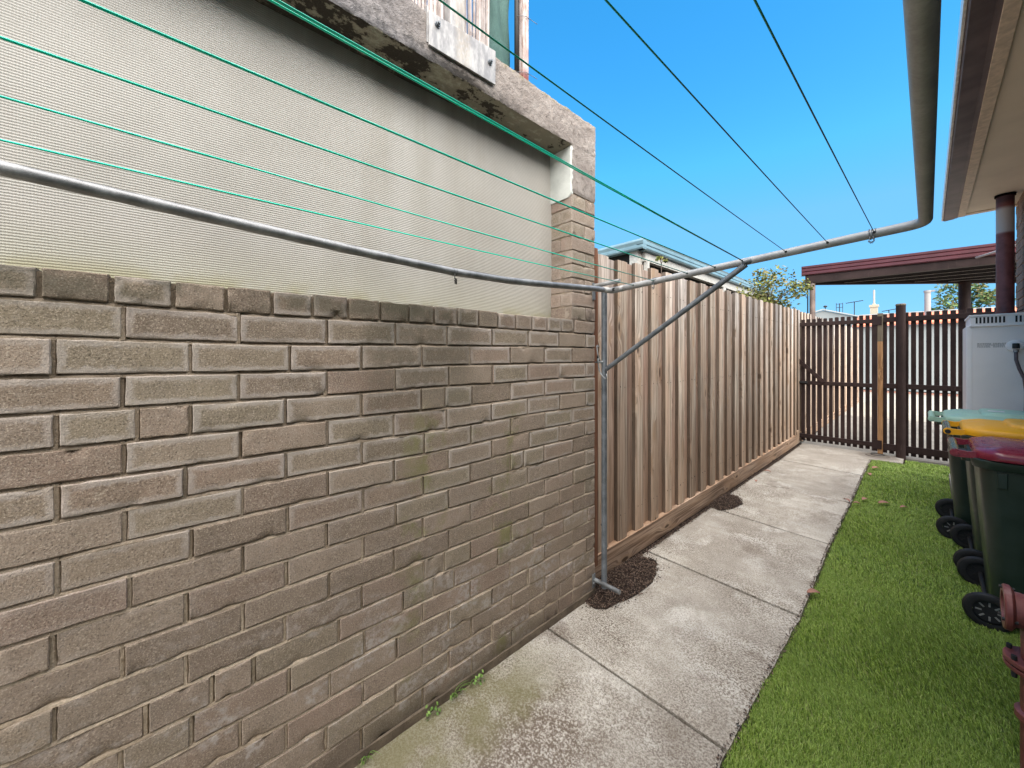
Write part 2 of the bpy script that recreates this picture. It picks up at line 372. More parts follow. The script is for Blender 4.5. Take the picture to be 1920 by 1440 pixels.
def ground_mat(name, a, b, sc=8, sp=120, bump=.003):
    m = Mat(name, .92, .15); n = m.noise(sc, 6, .65); n2 = m.noise(sp, 5, .75)
    c = m.mix(m.ramp(n, .3, .7), a, b); c = m.mix(m.ramp(n2, .5, .68, 0, .5), c, tuple(x*.5 for x in a)); m.color(c); m.bump(n2, bump, .8); return m.m
M_soil = ground_mat('dark_soil', (.018, .013, .011), (.045, .033, .026), 12, 90, .008)
M_drive = ground_mat('driveway_concrete', (.20, .185, .165), (.28, .265, .24), 2, 90)
M_cream = ground_mat('pale_driveway_concrete', (.30, .28, .24), (.36, .34, .30), 2, 90)
M_land = ground_mat('suburban_ground', (.20, .18, .14), (.28, .26, .2), .4, 20)

def turf_mat(blade=True):
    m = Mat('artificial_turf' if blade else 'turf_backing', .5 if blade else .9, .3); rnd = m.rnd; n = m.noise(3.5, 5, .6)
    if blade:
        c = m.mix(m.ramp(rnd, 0, 1), (.082, .155, .012), (.29, .405, .08))
        r2 = m.math('FRACT', m.mul(rnd, 13.7)); c = m.mix(m.ramp(r2, .82, .9, 0, .7), c, (.30, .31, .13))
        c = m.mix(m.mul(m.ramp(n, .35, .7), .5), c, (.19, .29, .065))
    else:
        c = m.mix(n, (.035, .055, .012), (.07, .11, .025))
    m.color(c)
    if blade:
        m.b.inputs['Subsurface Weight'].default_value = 0
    return m.m
M_blade = turf_mat(True); M_turfbase = turf_mat(False)

def plastic_mat(name, c, rough=.35, dirt=.2, bump=.0006):
    m = Mat(name, rough, .5); n = m.noise(9, 5, .6); n2 = m.noise(55, 5, .7)
    cc = m.mix(m.mul(m.ramp(n, .4, .7), dirt), c, tuple(min(1, x*1.6+.03) for x in c)); m.color(cc)
    m.rough(m.ramp(n, .3, .7, rough-.05, rough+.12)); m.bump(n2, bump, .5); return m.m
M_bin = plastic_mat('dark_green_plastic', (.014, .028, .018), .38, .2)
M_maroon = plastic_mat('maroon_plastic', (.20, .014, .032), .20, .12, .0001)
M_yellow = plastic_mat('yellow_plastic', (.88, .40, .004), .4, .05, .0002)
M_mint = plastic_mat('pale_green_plastic', (.33, .50, .38), .4, .2, .0002)
M_gloss_green = plastic_mat('glossy_dark_green', (.07, .11, .09), .18, .2, .0001)
M_slit_light = flat_mat('wheel_slit_daylight', (.22, .22, .21), .5)

def pipe_mat(name, pale=False):
    m = Mat(name, .45, .4); p = m.sep(m.pos); n = m.noise(12, 6, .65); n2 = m.noise(70, 5, .7)
    c = m.mix(m.ramp(n, .3, .7), (.13, .034, .030), (.21, .062, .055))
    if pale:
        c = m.mix(m.mul(m.ramp(p[2], 2.66, 2.69), m.ramp(p[2], 2.945, 2.90)), c, (.42, .36, .34))
        c = m.mix(m.ramp(p[2], 2.93, 3.0), c, (.05, .02, .03))
    else:
        c = m.mix(m.ramp(n2, .6, .75, 0, .7), c, (.09, .05, .04))
        c = m.mix(m.ramp(n, .62, .72, 0, .4), c, (.40, .25, .22))
    m.color(c); m.bump(n2, .001, .6); return m.m
M_downpipe = pipe_mat('maroon_downpipe', True); M_vent = pipe_mat('terracotta_painted_iron')
M_gutter = flat_mat('purple_brown_gutter', (.12, .085, .092), .5, .4, .25, 6)
M_gutlip = flat_mat('white_gutter_lip', (.70, .67, .68), .4)
M_fascia = flat_mat('cream_trim', (.62, .50, .40), .6)
M_soffit = flat_mat('beige_soffit', (.72, .63, .53), .8, .2, .06, 2, bump=.0006)
M_redgut = flat_mat('dark_red_gutter', (.085, .020, .026), .4, .5, .2, 3)
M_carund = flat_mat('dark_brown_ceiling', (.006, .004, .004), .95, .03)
M_batten = flat_mat('pale_batten', (.45, .40, .38), .6)
M_heater = flat_mat('grey_metal_cabinet', (.78, .73, .70), .45, .4, .04, 3)
M_heater2 = flat_mat('pale_grey_metal', (.82, .78, .76), .45, .4, .04, 3)
M_slot = flat_mat('dark_slot', (.02, .02, .02), .8)
M_print = flat_mat('grey_print', (.12, .12, .12), .8)
M_conduit = flat_mat('grey_brown_conduit', (.10, .075, .08), .5)
M_white = flat_mat('white_painted_wall', (.27, .285, .285), .8, .2, .05, 1.5)
M_cream2 = flat_mat('cream_chimney_render', (.42, .38, .29), .8)
M_tan_base = flat_mat('reddish_wall_base', (.34, .18, .14), .8)
M_bgutter = flat_mat('blue_grey_gutter', (.15, .24, .28), .35, .5, .12, 4)
M_post_w = flat_mat('off_white_post', (.42, .41, .38), .6)
M_void = flat_mat('garage_shade_lining', (.015, .014, .013), .9)
def tile_mat():
    m = Mat('terracotta_roof_tiles', .8, .2); p = m.sep(m.pos)
    s = m.math('SINE', m.mul(p[1], 2*math.pi/.33)); s2 = m.math('SINE', m.mul(p[0], 2*math.pi/.22)); n = m.noise(3, 4)
    c = m.mix(m.ramp(n, .3, .7), (.55, .16, .09), (.70, .25, .16)); c = m.mix(m.ramp(s, -.5, -1, 0, .45), c, (.25, .09, .06))
    m.color(c); m.bump(s2, .02, .8); return m.m
M_tile = tile_mat()
def bamboo_mat():
    m = Mat('weathered_bamboo', .7, .25); p = m.sep(m.pos); rnd = m.rnd; n = m.noise(14, 5, .6, m.map(m.pos, (4,4,1)), m.mul(rnd, 20))
    c = m.mix(m.ramp(n, .3, .7), (.36, .30, .28), (.60, .55, .53)); t = m.ramp(rnd, 0, 1, .7, 1.1)
    c = m.mix(1.0, c, m.comb(t, t, t), 'MULTIPLY'); m.color(c); return m.m
M_bamboo = bamboo_mat()
def mesh_mat():
    m = Mat('green_shade_mesh', .8, .2); n = m.noise(420, 2); n2 = m.noise(7, 4)
    c = m.mix(m.ramp(n2, .3, .7), (.055, .12, .11), (.10, .19, .175)); c = m.mix(m.ramp(n, .45, .6, 0, .6), c, (.025, .05, .05)); m.color(c); m.bump(n, .002, .7); return m.m
M_mesh = mesh_mat()
def pole_mat():
    m = Mat('rust_streaked_pole', .6, .4); p = m.sep(m.pos); n = m.noise(10, 6, .65, m.map(m.pos, (3,3,.6)))
    c = m.mix(m.ramp(n, .42, .62), (.52, .46, .44), (.27, .17, .14)); c = m.mix(m.ramp(m.math('ADD', p[2], m.mul(n, .1)), 2.95, 2.88), c, (.22, .055, .045)); m.color(c); return m.m
M_pole = pole_mat()
def leaf_mat(name, a, b, c2=None):
    m = Mat(name, .6, .3); rnd = m.rnd; c = m.mix(m.ramp(rnd, 0, 1), a, b)
    if c2: c = m.mix(m.ramp(m.math('FRACT', m.mul(rnd, 9.1)), .6, .75, 0, 1), c, c2)
    m.color(c); return m.m
M_vine = leaf_mat('autumn_leaves', (.07, .09, .02), (.24, .26, .06), (.20, .17, .07))
M_leafg = leaf_mat('green_leaves', (.04, .085, .022), (.12, .19, .06), (.17, .15, .06))
M_leafd = leaf_mat('dry_leaves', (.40, .21, .15), (.26, .13, .10))
M_bark = flat_mat('brown_bark', (.07, .05, .04), .9)
M_weed = leaf_mat('weed_green', (.08, .16, .03), (.2, .32, .08))
M_chip = leaf_mat('mulch_chips', (.014, .010, .008), (.075, .045, .034), (.17, .12, .09))
M_plaster = flat_mat('white_render', (.58, .60, .57), .85, .2, .12, 14, bump=.002, bscale=60)

# ------------------------------------------------------------------ setting: ground
g = MB(); g.quad((-400,-400,-.09),(400,-400,-.09),(400,600,-.09),(-400,600,-.09)); g.build('ground', M_land, kind='structure')
g = MB(); g.quad((-1.2,-2,-.05),(3.4,-2,-.05),(3.4,7.9,-.05),(-1.2,7.9,-.05)); g.build('soil', M_soil, kind='structure')
g = MB()
for y0, y1 in ((7.05, 9.2), (9.21, 12.0)):
    g.box(-3.2 if y0 > 8 else -.05, 6, y0 if y0 > 8 else 7.60, y1, -.08, -.006)
g.build('driveway', M_drive, kind='structure')
g = MB()
for y0, y1 in ((12.01, 14.4), (14.41, 17.2), (17.21, 20.38)): g.box(-6, 9, y0, y1, -.085, .0)
g.build('forecourt', M_cream, kind='structure')

# path slabs with joints and ragged right-hand edge
joints = [(-1.4,-1.4), (.29,.33), (1.436,1.479), (2.553,2.547), (3.744,3.685), (4.88,4.887), (6.19,6.11), (7.655,7.655)]
def lerp(tab, y):
    for (a, va), (b, vb) in zip(tab, tab[1:]):
        if y <= b: return va+(vb-va)*max(0, (y-a))/(b-a)
    return tab[-1][1]
RE = [(-1.4,.85),(1.46,.852),(2.55,.872),(3.68,.845),(4.88,.838),(6.1,.82),(7.7,.81)]
LE = [(-1.4,.004),(1.85,.006),(1.9,-.03),(2.5,-.035),(3.7,-.03),(5,-.035),(6.1,-.02),(7.7,-.03)]
pb = MB()
for si, ((a0, a1), (b0, b1)) in enumerate(zip(joints, joints[1:])):
    gap = .0085; nx, ny = 22, max(8, int((b0-a0)*28)); z0 = (0, .002, -.001, .001, .0015, -.001, .0)[si]
    base = len(pb.v)
    for j in range(ny+1):
        for i in range(nx+1):
            t = i/nx; s_ = j/ny
            ya = a0+(a1-a0)*t+gap; yb = b0+(b1-b0)*t-gap; y = ya+(yb-ya)*s_
            xl = lerp(LE, y); xr = lerp(RE, y)+.008*nz(y*9, 3.1)+.004*nz(y*40, 1)
            if si == 6 and y > 7.17: xr = 1.115
            x = xl+(xr-xl)*t
            if j in (0, ny): y += .0025*nz(x*30, si*3.3)*(1)
            e = min(t*(xr-xl), (1-t)*(xr-xl), s_*(yb-ya), (1-s_)*(yb-ya))
            z = z0+.002*nz(x*4, y*4, si)-(.005 if e < .002 else 0)
            pb.v.append((x, y, z))
    for j in range(ny):
        for i in range(nx): a = base+j*(nx+1)+i; pb.f.append((a, a+1, a+nx+2, a+nx+1))
    # skirts
    def skirt(idx):
        n0 = len(pb.v)
        for k in idx: x, y, z = pb.v[k]; pb.v.append((x, y, -.07))
        for k in range(len(idx)-1): pb.f.append((idx[k], n0+k, n0+k+1, idx[k+1]))
    skirt([base+i for i in range(nx+1)]); skirt([base+ny*(nx+1)+i for i in range(nx, -1, -1)])
    skirt([base+j*(nx+1) for j in range(ny, -1, -1)]); skirt([base+j*(nx+1)+nx for j in range(ny+1)])
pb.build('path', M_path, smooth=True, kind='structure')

# artificial turf: backing sheet with wrinkles, then blades
def turf_z(x, y):
    z = -.014+.010*nz(x*1.3, y*1.1, 5)+.009*math.sin(y*5.2+x*1.6+1.5*nz(x, y, 9))*max(0, nz(x*.8, y*.7, 2)+.35)
    r1 = abs((y-6.55)+.35*(x-1.4)+.06*nz(x*3, y)); z += .028*math.exp(-(r1/.09)**2)*(1 if x > 1.15 else .3)
    r2 = abs((y-3.1)-.5*(x-1.2)+.08*nz(x*3, y, 4)); z += .010*math.exp(-(r2/.08)**2)
    r3 = abs((y-2.1)-.62*(x-1.2)); z += .012*math.exp(-(r3/.07)**2)
    e = x-(lerp(RE, y)+.01); z -= .010*math.exp(-(e/.03)**2)
    return z
tb = MB(); nx, ny = 60, 240; X0, X1, Y0, Y1 = .845, 3.2, -1.0, 7.52
for j in range(ny+1):
    for i in range(nx+1):
        y = Y0+(Y1-Y0)*j/ny; xl = lerp(RE, y)+.006 if y < 7.16 else 1.13
        x = xl+(X1-xl)*(i/nx)**1.4
        tb.v.append((x, y, turf_z(x, y)-.004))
for j in range(ny):
    for i in range(nx): a = j*(nx+1)+i; tb.f.append((a, a+1, a+nx+2, a+nx+1))
tb.build('turf_base', M_turfbase, smooth='all', kind='structure')
gb = MB(); rg = random.Random(3)
def blade(x, y, h, wd):
    z = turf_z(x, y)
    lean = 2.2+1.6*nz(x*1.1, y*1.1, 3)+rg.gauss(0, .9); la = rg.uniform(.35, 1.0)*h
    dx, dy = math.cos(lean)*la, math.sin(lean)*la; a = rg.uniform(0, math.pi); wx, wy = math.cos(a)*wd/2, math.sin(a)*wd/2
    n = len(gb.v)
    gb.v += [(x-wx, y-wy, z-.004), (x+wx, y+wy, z-.004), (x+dx*.45+wx*.8, y+dy*.45+wy*.8, z+h*.62), (x+dx*.45-wx*.8, y+dy*.45-wy*.8, z+h*.62), (x+dx, y+dy, z+h*.85)]
    gb.f += [(n, n+1, n+2, n+3), (n+3, n+2, n+4)]
def sow(x0, x1, y0, y1, dens, h, wd):
    for _ in range(int((x1-x0)*(y1-y0)*dens)):
        x = rg.uniform(x0, x1); y = rg.uniform(y0, y1)
        lim = lerp(RE, y)+.004+.008*nz(y*14, 8) if y < 7.17 else 1.135
        if x > lim: blade(x, y, h*rg.uniform(.6, 1.15), wd)
sow(.84, 1.72, 1.05, 2.2, 95000, .019, .0019)
sow(.84, 1.8, 2.2, 3.4, 48000, .019, .0026)
sow(.84, 1.9, 3.4, 5.2, 20000, .020, .0038)
sow(.80, 2.1, 5.2, 7.48, 9500, .021, .0055)
sow(.84, 1.7, .3, 1.05, 5000, .022, .004)
gb.build('turf_blades', M_blade, kind='stuff', label='short green artificial grass covering the strip beside the path', category='artificial grass')

# ------------------------------------------------------------------ brick wall
class BrickSet:
    def __init__(s): s.mb = MB(); s.loc = []; s.dim = []
    def brick(s, P, a0, b0, L, H, thick=.05, res=(16, 8), seed=0, rough=.0014, fr=0.0):
        """P(a, b, n) -> world point; a along, b up, n outwards"""
        def sp(n, T):
            e = [0, .0022, .0055, .010]; k = max(1, n-6)
            mid = [.010+(T-.020)*(i+1)/(k+1) for i in range(k)]
            return e+mid+[T-.010, T-.0055, T-.0022, T]
        us = sp(res[0], L); vs = sp(res[1], H); nu, nv = len(us), len(vs)
        mb = s.mb; base = len(mb.v); rr = .0030+.001*nz(seed*3.1, 1)
        chip = [(random.uniform(0, L), random.choice((0, H)), random.uniform(.006, .020)) for _ in range(random.choice((0,1,1,2,3)))]
        if random.random() < .5: chip.append((random.choice((0, L)), random.uniform(0, H), random.uniform(.005, .014)))
        tilt = random.uniform(-.0015, .0015); th = random.uniform(-.0018, .0018)
        for j, v in enumerate(vs):
            for i, u in enumerate(us):
                e = min(u, L-u, v, H-v)
                n = th+tilt*(u/L-.5)*2+rough*nz(u*35+seed*7.7, v*35, seed)+.0016*nz(u*8, v*8, seed+5)
                if e < rr: q = 1-e/rr; n -= rr*(1-math.sqrt(max(0, 1-q*q)))*.8
                for cu, cv, cr in chip:
                    d = math.hypot(u-cu, v-cv)
                    if d < cr: n -= (1-d/cr)*cr*.55*(1+.6*nz(u*120, v*120, seed))
                ju = .0016*nz(a0+u*60, b0+v*60, 1) if e < .003 else 0; jv = .0016*nz(a0+u*60, b0+v*60, 2) if e < .003 else 0
                if i == 0 or i == nu-1: ju += .0022*nz(b0*20+v*45, seed, 3)
                if j == 0 or j == nv-1: jv += .0022*nz(a0*20+u*30, seed, 4)
                mb.v.append(tuple(P(a0+u+ju, b0+v+jv, n+fr))); s.loc.append((u, v)); s.dim.append((L, H))
        for j in range(nv-1):
            for i in range(nu-1): a = base+j*nu+i; mb.f.append((a, a+1, a+nu+1, a+nu))
        ring = [base+i for i in range(nu)]+[base+j*nu+nu-1 for j in range(1, nv)]+[base+(nv-1)*nu+i for i in range(nu-2, -1, -1)]+[base+j*nu for j in range(nv-2, 0, -1)]
        n0 = len(mb.v)
        for k in ring:
            u, v = s.loc[k]; mb.v.append(tuple(P(a0+u, b0+v, -thick))); s.loc.append((u, v)); s.dim.append((L, H))
        m_ = len(ring)
        for k in range(m_): mb.f.append((ring[k], n0+k, n0+(k+1)%m_, ring[(k+1)%m_]))
    def build(s, name, mat, parent, **kw):
        return s.mb.build(name, mat, parent, smooth=True, uv={'loc': s.loc, 'dim': s.dim}, recalc=False, **kw)
WALL_END = 1.857; JAMB = 1.638
perps = []; beds = []
wall = thing('brick_wall', 'old grey brown brick wall with concrete lintel framing a cloth filled opening', 'wall', (-.1, .3, 0))
PF = lambda a, b, n: (n, a, b+.0035*math.sin(a*2.1+b*3)+.0060*nz(a*1.9, b*6, 2))
bs = BrickSet(); sd = 0
for c_ in range(18):
    zt = 1.568-.086*c_; zb = zt-.086
    if zb < .01: zb = .012
    off = -.113 if c_ % 2 == 0 else .005
    if c_ == 12: off += .03
    y = off-.235*7
    edges = [y]
    while edges[-1] < WALL_END+.1: edges.append(edges[-1]+.235+random.uniform(-.012, .012))
    # keep drift small
    edges = [off-.235*7+.235*k+random.uniform(-.007, .007) for k in range(len(edges))]
    out = []
    for a, b in zip(edges, edges[1:]):
        if b > WALL_END+.02: b = WALL_END
        if a > WALL_END-.05: break
        if random.random() < .06 and b-a > .2: m_ = (a+b)/2+random.uniform(-.03, .03); out += [(a, m_), (m_, b)]
        else: out.append((a, b))
        if b == WALL_END: break
    beds.append(zt)
    for a, b in out[:-1]: perps.append((b, zb, zt))
    for a, b in out:
        g1 = .0045+random.uniform(-.001, .0018); sd += 1
        bs.brick(PF, a+g1, zb+.0050, (b-a)-2*g1+(g1 if b == WALL_END else 0), (zt-zb)-.0095, seed=sd*.731, fr=random.uniform(-.001, .001))
bs.build('brick_face', M_brick, wall)
bs = BrickSet(); y = -.252-.1125*11
while y < WALL_END-.02:
    b = min(y+.1125, WALL_END)
    if y > 1.60: b = WALL_END
    sd += 1; bs.brick(PF, y+.0055, 1.573+.004*nz(y*5, 2), b-y-.010, .068+.004*nz(y*9, 1), thick=.11, res=(12, 9), seed=sd*.731, fr=.001)
    y = b
bs.build('header_course', M_brick, wall)
# mortar body
def grid_face(mb, P, a0, a1, b0, b1, na, nb, amp, f):
    base = len(mb.v)
    for j in range(nb+1):
        for i in range(na+1):
            a = a0+(a1-a0)*i/na; b = b0+(b1-b0)*j/nb; mb.v.append(tuple(P(a, b, amp*nz(a*f, b*f, 1.7)+amp*.5*nz(a*f*3, b*f*3, 4))))
    for j in range(nb):
        for i in range(na): q = base+j*(na+1)+i; mb.f.append((q, q+1, q+na+2, q+na+1))
mm = MB()
grid_face(mm, lambda a, b, n: (n-.0105, a, b), -1.7, WALL_END-.001, -.05, 1.634, 500, 240, .0010, 22)
for zt in beds:        # struck bed joints: cut back under the brick above, nearly flush below
    N = 520; b0 = len(mm.v)
    for i in range(N+1):
        y = -1.7+(WALL_END-.002+1.7)*i/N; er = max(0, min(1, .15+.75*(zt-.45)+.8*nz(y*1.7, zt*3, 4)+.5*nz(y*9, zt*9, 1)))
        q = PF(y, zt, 0)[2]; w1 = .0016*nz(y*26, zt*31, 2); w2 = .0016*nz(y*40, zt*17, 6)
        for dz, n_ in ((.0075, -.0135), (.0042+w1, -.0125), (.0030-.0022*er+w1, -.0035-.0060*er), (-.0008+w2-.0015*er, -.0022-.0035*er), (-.0042, -.0012-.0034*er), (-.0072, -.004)):
            mm.v.append((n_+.0009*nz(y*60, dz*400, zt), y, q+dz))
    for i in range(N):
        for k in range(5): a = b0+i*6+k; mm.f.append((a, a+1, a+7, a+6))
for py, z0_, z1_ in perps:
    b0 = len(mm.v); er = max(0, min(1, .35+.9*nz(py*5, z0_*9, 3)+.3*z0_)); M_ = 12
    for k in range(M_+1):
        z = z0_-.003+(z1_-z0_+.004)*k/M_
        for dy, n_ in ((-.0085, -.006), (-.0045, -.0018-.003*er), (.0015, -.0022-.004*er), (.0035, -.0035-.0075*er), (.0085, -.0135)):
            mm.v.append(tuple(PF(py+dy+.0010*nz(z*40, py*9, dy*99), z, n_+.0010*nz(z*70, py*20, dy*300))))
    for k in range(M_):
        for i in range(4): a = b0+k*5+i; mm.f.append((a, a+1, a+6, a+5))
mm.box(-.30, -.02, -1.7, WALL_END-.003, -.08, 1.632)
mm.build('mortar', M_mortar, wall, smooth=True)
# footing strip at the wall foot
fm = MB(); n0 = 160
for i in range(n0+1):
    y = -1.6+(WALL_END+1.598)*i/n0
    for x, z in ((.0, .034), (.006, .030), (.009, .0), (.009, -.06)):
        fm.v.append((x+.002*nz(y*20, z*9), y, z+.004*nz(y*13, x*40)))
for i in range(n0):
    for k in range(3): a = i*4+k; fm.f.append((a, a+4, a+5, a+1))
fm.build('footing', ground_mat('footing_mortar', (.085, .066, .05), (.17, .135, .10), 9, 120, .004), wall, smooth=True)
# pillar
pil = BrickSet(); PJ = lambda a, b, n: (a, JAMB-n, b)
z = 1.642; k = 0
while z < 2.36:
    h_ = .0805; zz = z+.002*nz(k, 5)
    js = [JAMB, JAMB+.115, WALL_END] if k % 2 == 0 else [JAMB, WALL_END]
    if k % 2 == 0 and k % 4 == 0: js[1] = JAMB+.13
    for a, b in zip(js, js[1:]):
        sd += 1; pil.brick(PF, a+(.0005 if a == JAMB else .004), zz+.004, b-a-(.0045 if a == JAMB else .004)-(0 if b == WALL_END else .0), h_-.008, seed=sd*.731, fr=random.uniform(-.0015, .0025))
    js = [-.165, .0] if k % 2 == 0 else [-.165, -.085, .0]
    for a, b in zip(js, js[1:]):
        sd += 1; pil.brick(PJ, a+.004, zz+.004, b-a-.0045, h_-.008, seed=sd*.731, res=(12, 8), fr=random.uniform(-.001, .001))
    z += h_; k += 1
PZ = z
pil.build('pillar_bricks', M_brick2, wall)
mm = MB(); grid_face(mm, lambda a, b, n: (n-.0045, a, b), JAMB+.003, WALL_END-.001, 1.62, PZ, 50, 150, .002, 25)
grid_face(mm, lambda a, b, n: (b, JAMB+.0045-n, a), 1.62, PZ, -.17, -.004, 150, 40, .002, 25)
mm.box(-.30, -.02, JAMB+.02, WALL_END-.003, 1.63, PZ-.002); mm.build('pillar_mortar', M_mortar, wall, smooth=True)
# concrete lintel and padstone: one L-shaped casting, rough faces
def rough_box(mb, x0, x1, y0, y1, z0, z1, step, amp, chamf=.006, lump=None):
    def seg(a, b): n = max(1, int(abs(b-a)/step)); return [a+(b-a)*i/n for i in range(n+1)]
    ys = seg(y0, y1); prof = []
    zs = seg(z0, z1); xs = seg(x1, x0)
    for z in zs: prof.append((x1, z))
    for x in xs[1:]: prof.append((x, z1))
    for z in reversed(zs[:-1]): prof.append((x0, z))
    for x in list(reversed(xs))[1:-1]: prof.append((x, z0))
    rings = []
    for y in ys:
        r = []
        for x, z in prof:
            dx = amp*nz(y*14, z*14, x*14)+amp*.7*nz(y*45, z*45, 3); dz = amp*nz(y*12+9, x*14, z)+amp*.6*nz(y*50, x*40, 8)
            ex, ez = x, z
            if x == x1 and z == z0: ex -= chamf*(1+1.2*nz(y*20, 7)); ez += chamf*.6
            if x == x1 and z == z1: ex -= chamf; ez -= chamf*.5
            if lump and z == z1: dz += lump(x, y)
            if x == x1: ex += dx
            if z in (z0, z1): ez += dz*(.6 if z == z0 else 1)
            r.append((ex, y, ez))
        rings.append(r)
    mb.loft(rings)
lm = MB()
lump = lambda x, y: .030*max(0, 1-abs(y-.30)/.42)*(1+.8*nz(y*9, x*9))*(1 if x > -.12 else .4) if y < .73 else .012*math.exp(-((y-1.0)/.3)**2)
rough_box(lm, -.30, .004, -1.7, WALL_END+.001, 2.637, 2.828, .009, .0045, .003, lump)
lm.build('lintel', M_conc, wall, smooth=True, recalc=True)
lm = MB(); rough_box(lm, -.29, .0025, JAMB+.004, WALL_END, PZ, 2.70, .014, .003, .004); lm.build('padstone', M_conc, wall, smooth=True, recalc=True)
pm = MB(); nn_ = 18
rings = []
for i in range(nn_+1):
    z = 2.345+(2.632-2.345)*i/nn_
    xr = .001+.006*nz(z*25, 3)-(.02 if i == 0 else 0)
    rings.append([(-.168, JAMB-.006, z), (xr-.006, JAMB-.006, z), (xr, JAMB-.001, z), (xr, JAMB+.01, z), (-.168, JAMB+.01, z)])
pm.loft(rings); pm.build('render_patch', M_plaster, wall, smooth=True, bevel=0)

# woven screen filling the opening
sc = MB(); base = 0
grid_face(sc, lambda a, b, n: (-.163+n+.010*math.sin((b-1.6)*2.9), a, b), -1.68, JAMB+.002, 1.60, 2.66, 60, 24, .006, 2.2)
nv0 = len(sc.v); sc.v += [(x-.006, y, z) for x, y, z in sc.v[:nv0]]; sc.f += [tuple(i+nv0 for i in f[::-1]) for f in sc.f[:60*24]]
o = sc.build('screen_cloth', M_screen, smooth='all'); tag(o, 'large beige woven shade cloth stretched across the opening above the bricks', 'shade cloth')

# things on top of the lintel
pl = thing('steel_plate_bracket', 'flat galvanised plate bolted to the concrete lintel with an upright welded behind', 'bracket', (.01, .9, 2.77))
m_ = MB()
rg_ = [(0.010, .727, 2.686), (0.010, 1.068, 2.690), (0.010, 1.070, 2.846), (0.010, .726, 2.822)]
n = 0; m_.v += [(x, y, z) for x, y, z in rg_]+[(x+.008, y, z) for x, y, z in rg_]
m_.f += [(3,2,1,0),(4,5,6,7),(0,1,5,4),(1,2,6,5),(2,3,7,6),(3,0,4,7)]
m_.build('plate', M_plate, pl, bevel=.0015)
m_ = MB(); m_.box(-.04, .0095, .722, .729, 2.70, 2.846); m_.build('flange', M_plate, pl)
for yb, zb in ((.765, 2.785), (1.035, 2.775)):
    m_ = MB(); m_.tube([(.018, yb, zb), (.021, yb, zb)], .0125, 20); m_.tube([(.021, yb, zb), (.030, yb, zb)], .0095, 6); m_.tube([(.030, yb, zb), (.037, yb, zb)], .0048, 10)
    m_.build('bolt', M_galv_dark, pl)
m_ = MB(); m_.box(-.045, .004, .835, .912, 2.823, 3.65); m_.build('upright', M_plate, pl, bevel=.006)
bb = MB(); rb = random.Random(5); y = -.35
while y < 1.085:
    r = rb.uniform(.0055, .0085); x = -.062+rb.uniform(-.005, .005); lx = rb.uniform(-.01, .01)+(.010 if y > 1.0 else 0)
    pts = []; rs = []; z = 2.815; nd = rb.uniform(.05, .18)
    while z < 3.7:
        pts.append((x, y+lx*(z-2.8)*1.2, z)); rs.append(r)
        nd -= .03
        if nd <= 0:
            for dz, k in ((.004, 1.18), (.008, 1.0)): pts.append((x, y+lx*(z-2.8)*1.2, z+dz)); rs.append(r*k)
            nd = rb.uniform(.12, .22)
        z += .03
    bb.tube(pts, rs, 8, False); y += 2*r+rb.uniform(-.001, .0012)
o = bb.build('bamboo_screen', M_bamboo, smooth='all'); tag(o, 'weathered bamboo cane screening standing on top of the lintel', 'bamboo screen')
gm = MB(); 
for i in range(13):
    for j in range(19):
        y = 1.075+.16*i/12+.012*math.sin(j*.6)*(i/12); z = 2.80+.84*j/18; gm.v.append((-.078+.010*math.sin(i*.9+j*.35), y, z+.01*math.sin(i*.7)))
for i in range(12):
    for j in range(18): a = i*19+j; gm.f.append((a, a+19, a+20, a+1))
o = gm.build('shade_mesh', M_mesh, smooth='all'); tag(o, 'dark green shade mesh hanging between the bamboo and the rusty pole', 'shade mesh')
md = o.modifiers.new('s', 'SOLIDIFY'); md.thickness = .003
po = thing('corner_pole', 'rust stained whitish pole rising from the lintel beside the green mesh', 'pole', (-.02, 1.27, 2.82))
m_ = MB(); m_.box(-.045, .0, 1.262, 1.300, 2.80, 3.7); m_.build('pole_shaft', M_pole, po, bevel=.004)
m_ = MB(); m_.tube([(-.035, 1.248, 2.80), (-.033, 1.246, 3.2), (-.036, 1.249, 3.7)], .012, 10); m_.build('cable', M_black, po, smooth='all')
for z in (2.86, 3.14):
    m_ = MB(); pts = [(-.024+.030*math.cos(a), 1.275+.036*math.sin(a), z+.006*math.sin(2*a)) for a in [2*math.pi*k/16 for k in range(17)]]; pts.append((.02, 1.34, z-.01))
    m_.tube(pts, .0013, 6); m_.build('tie_wire', M_galv_dark, po)

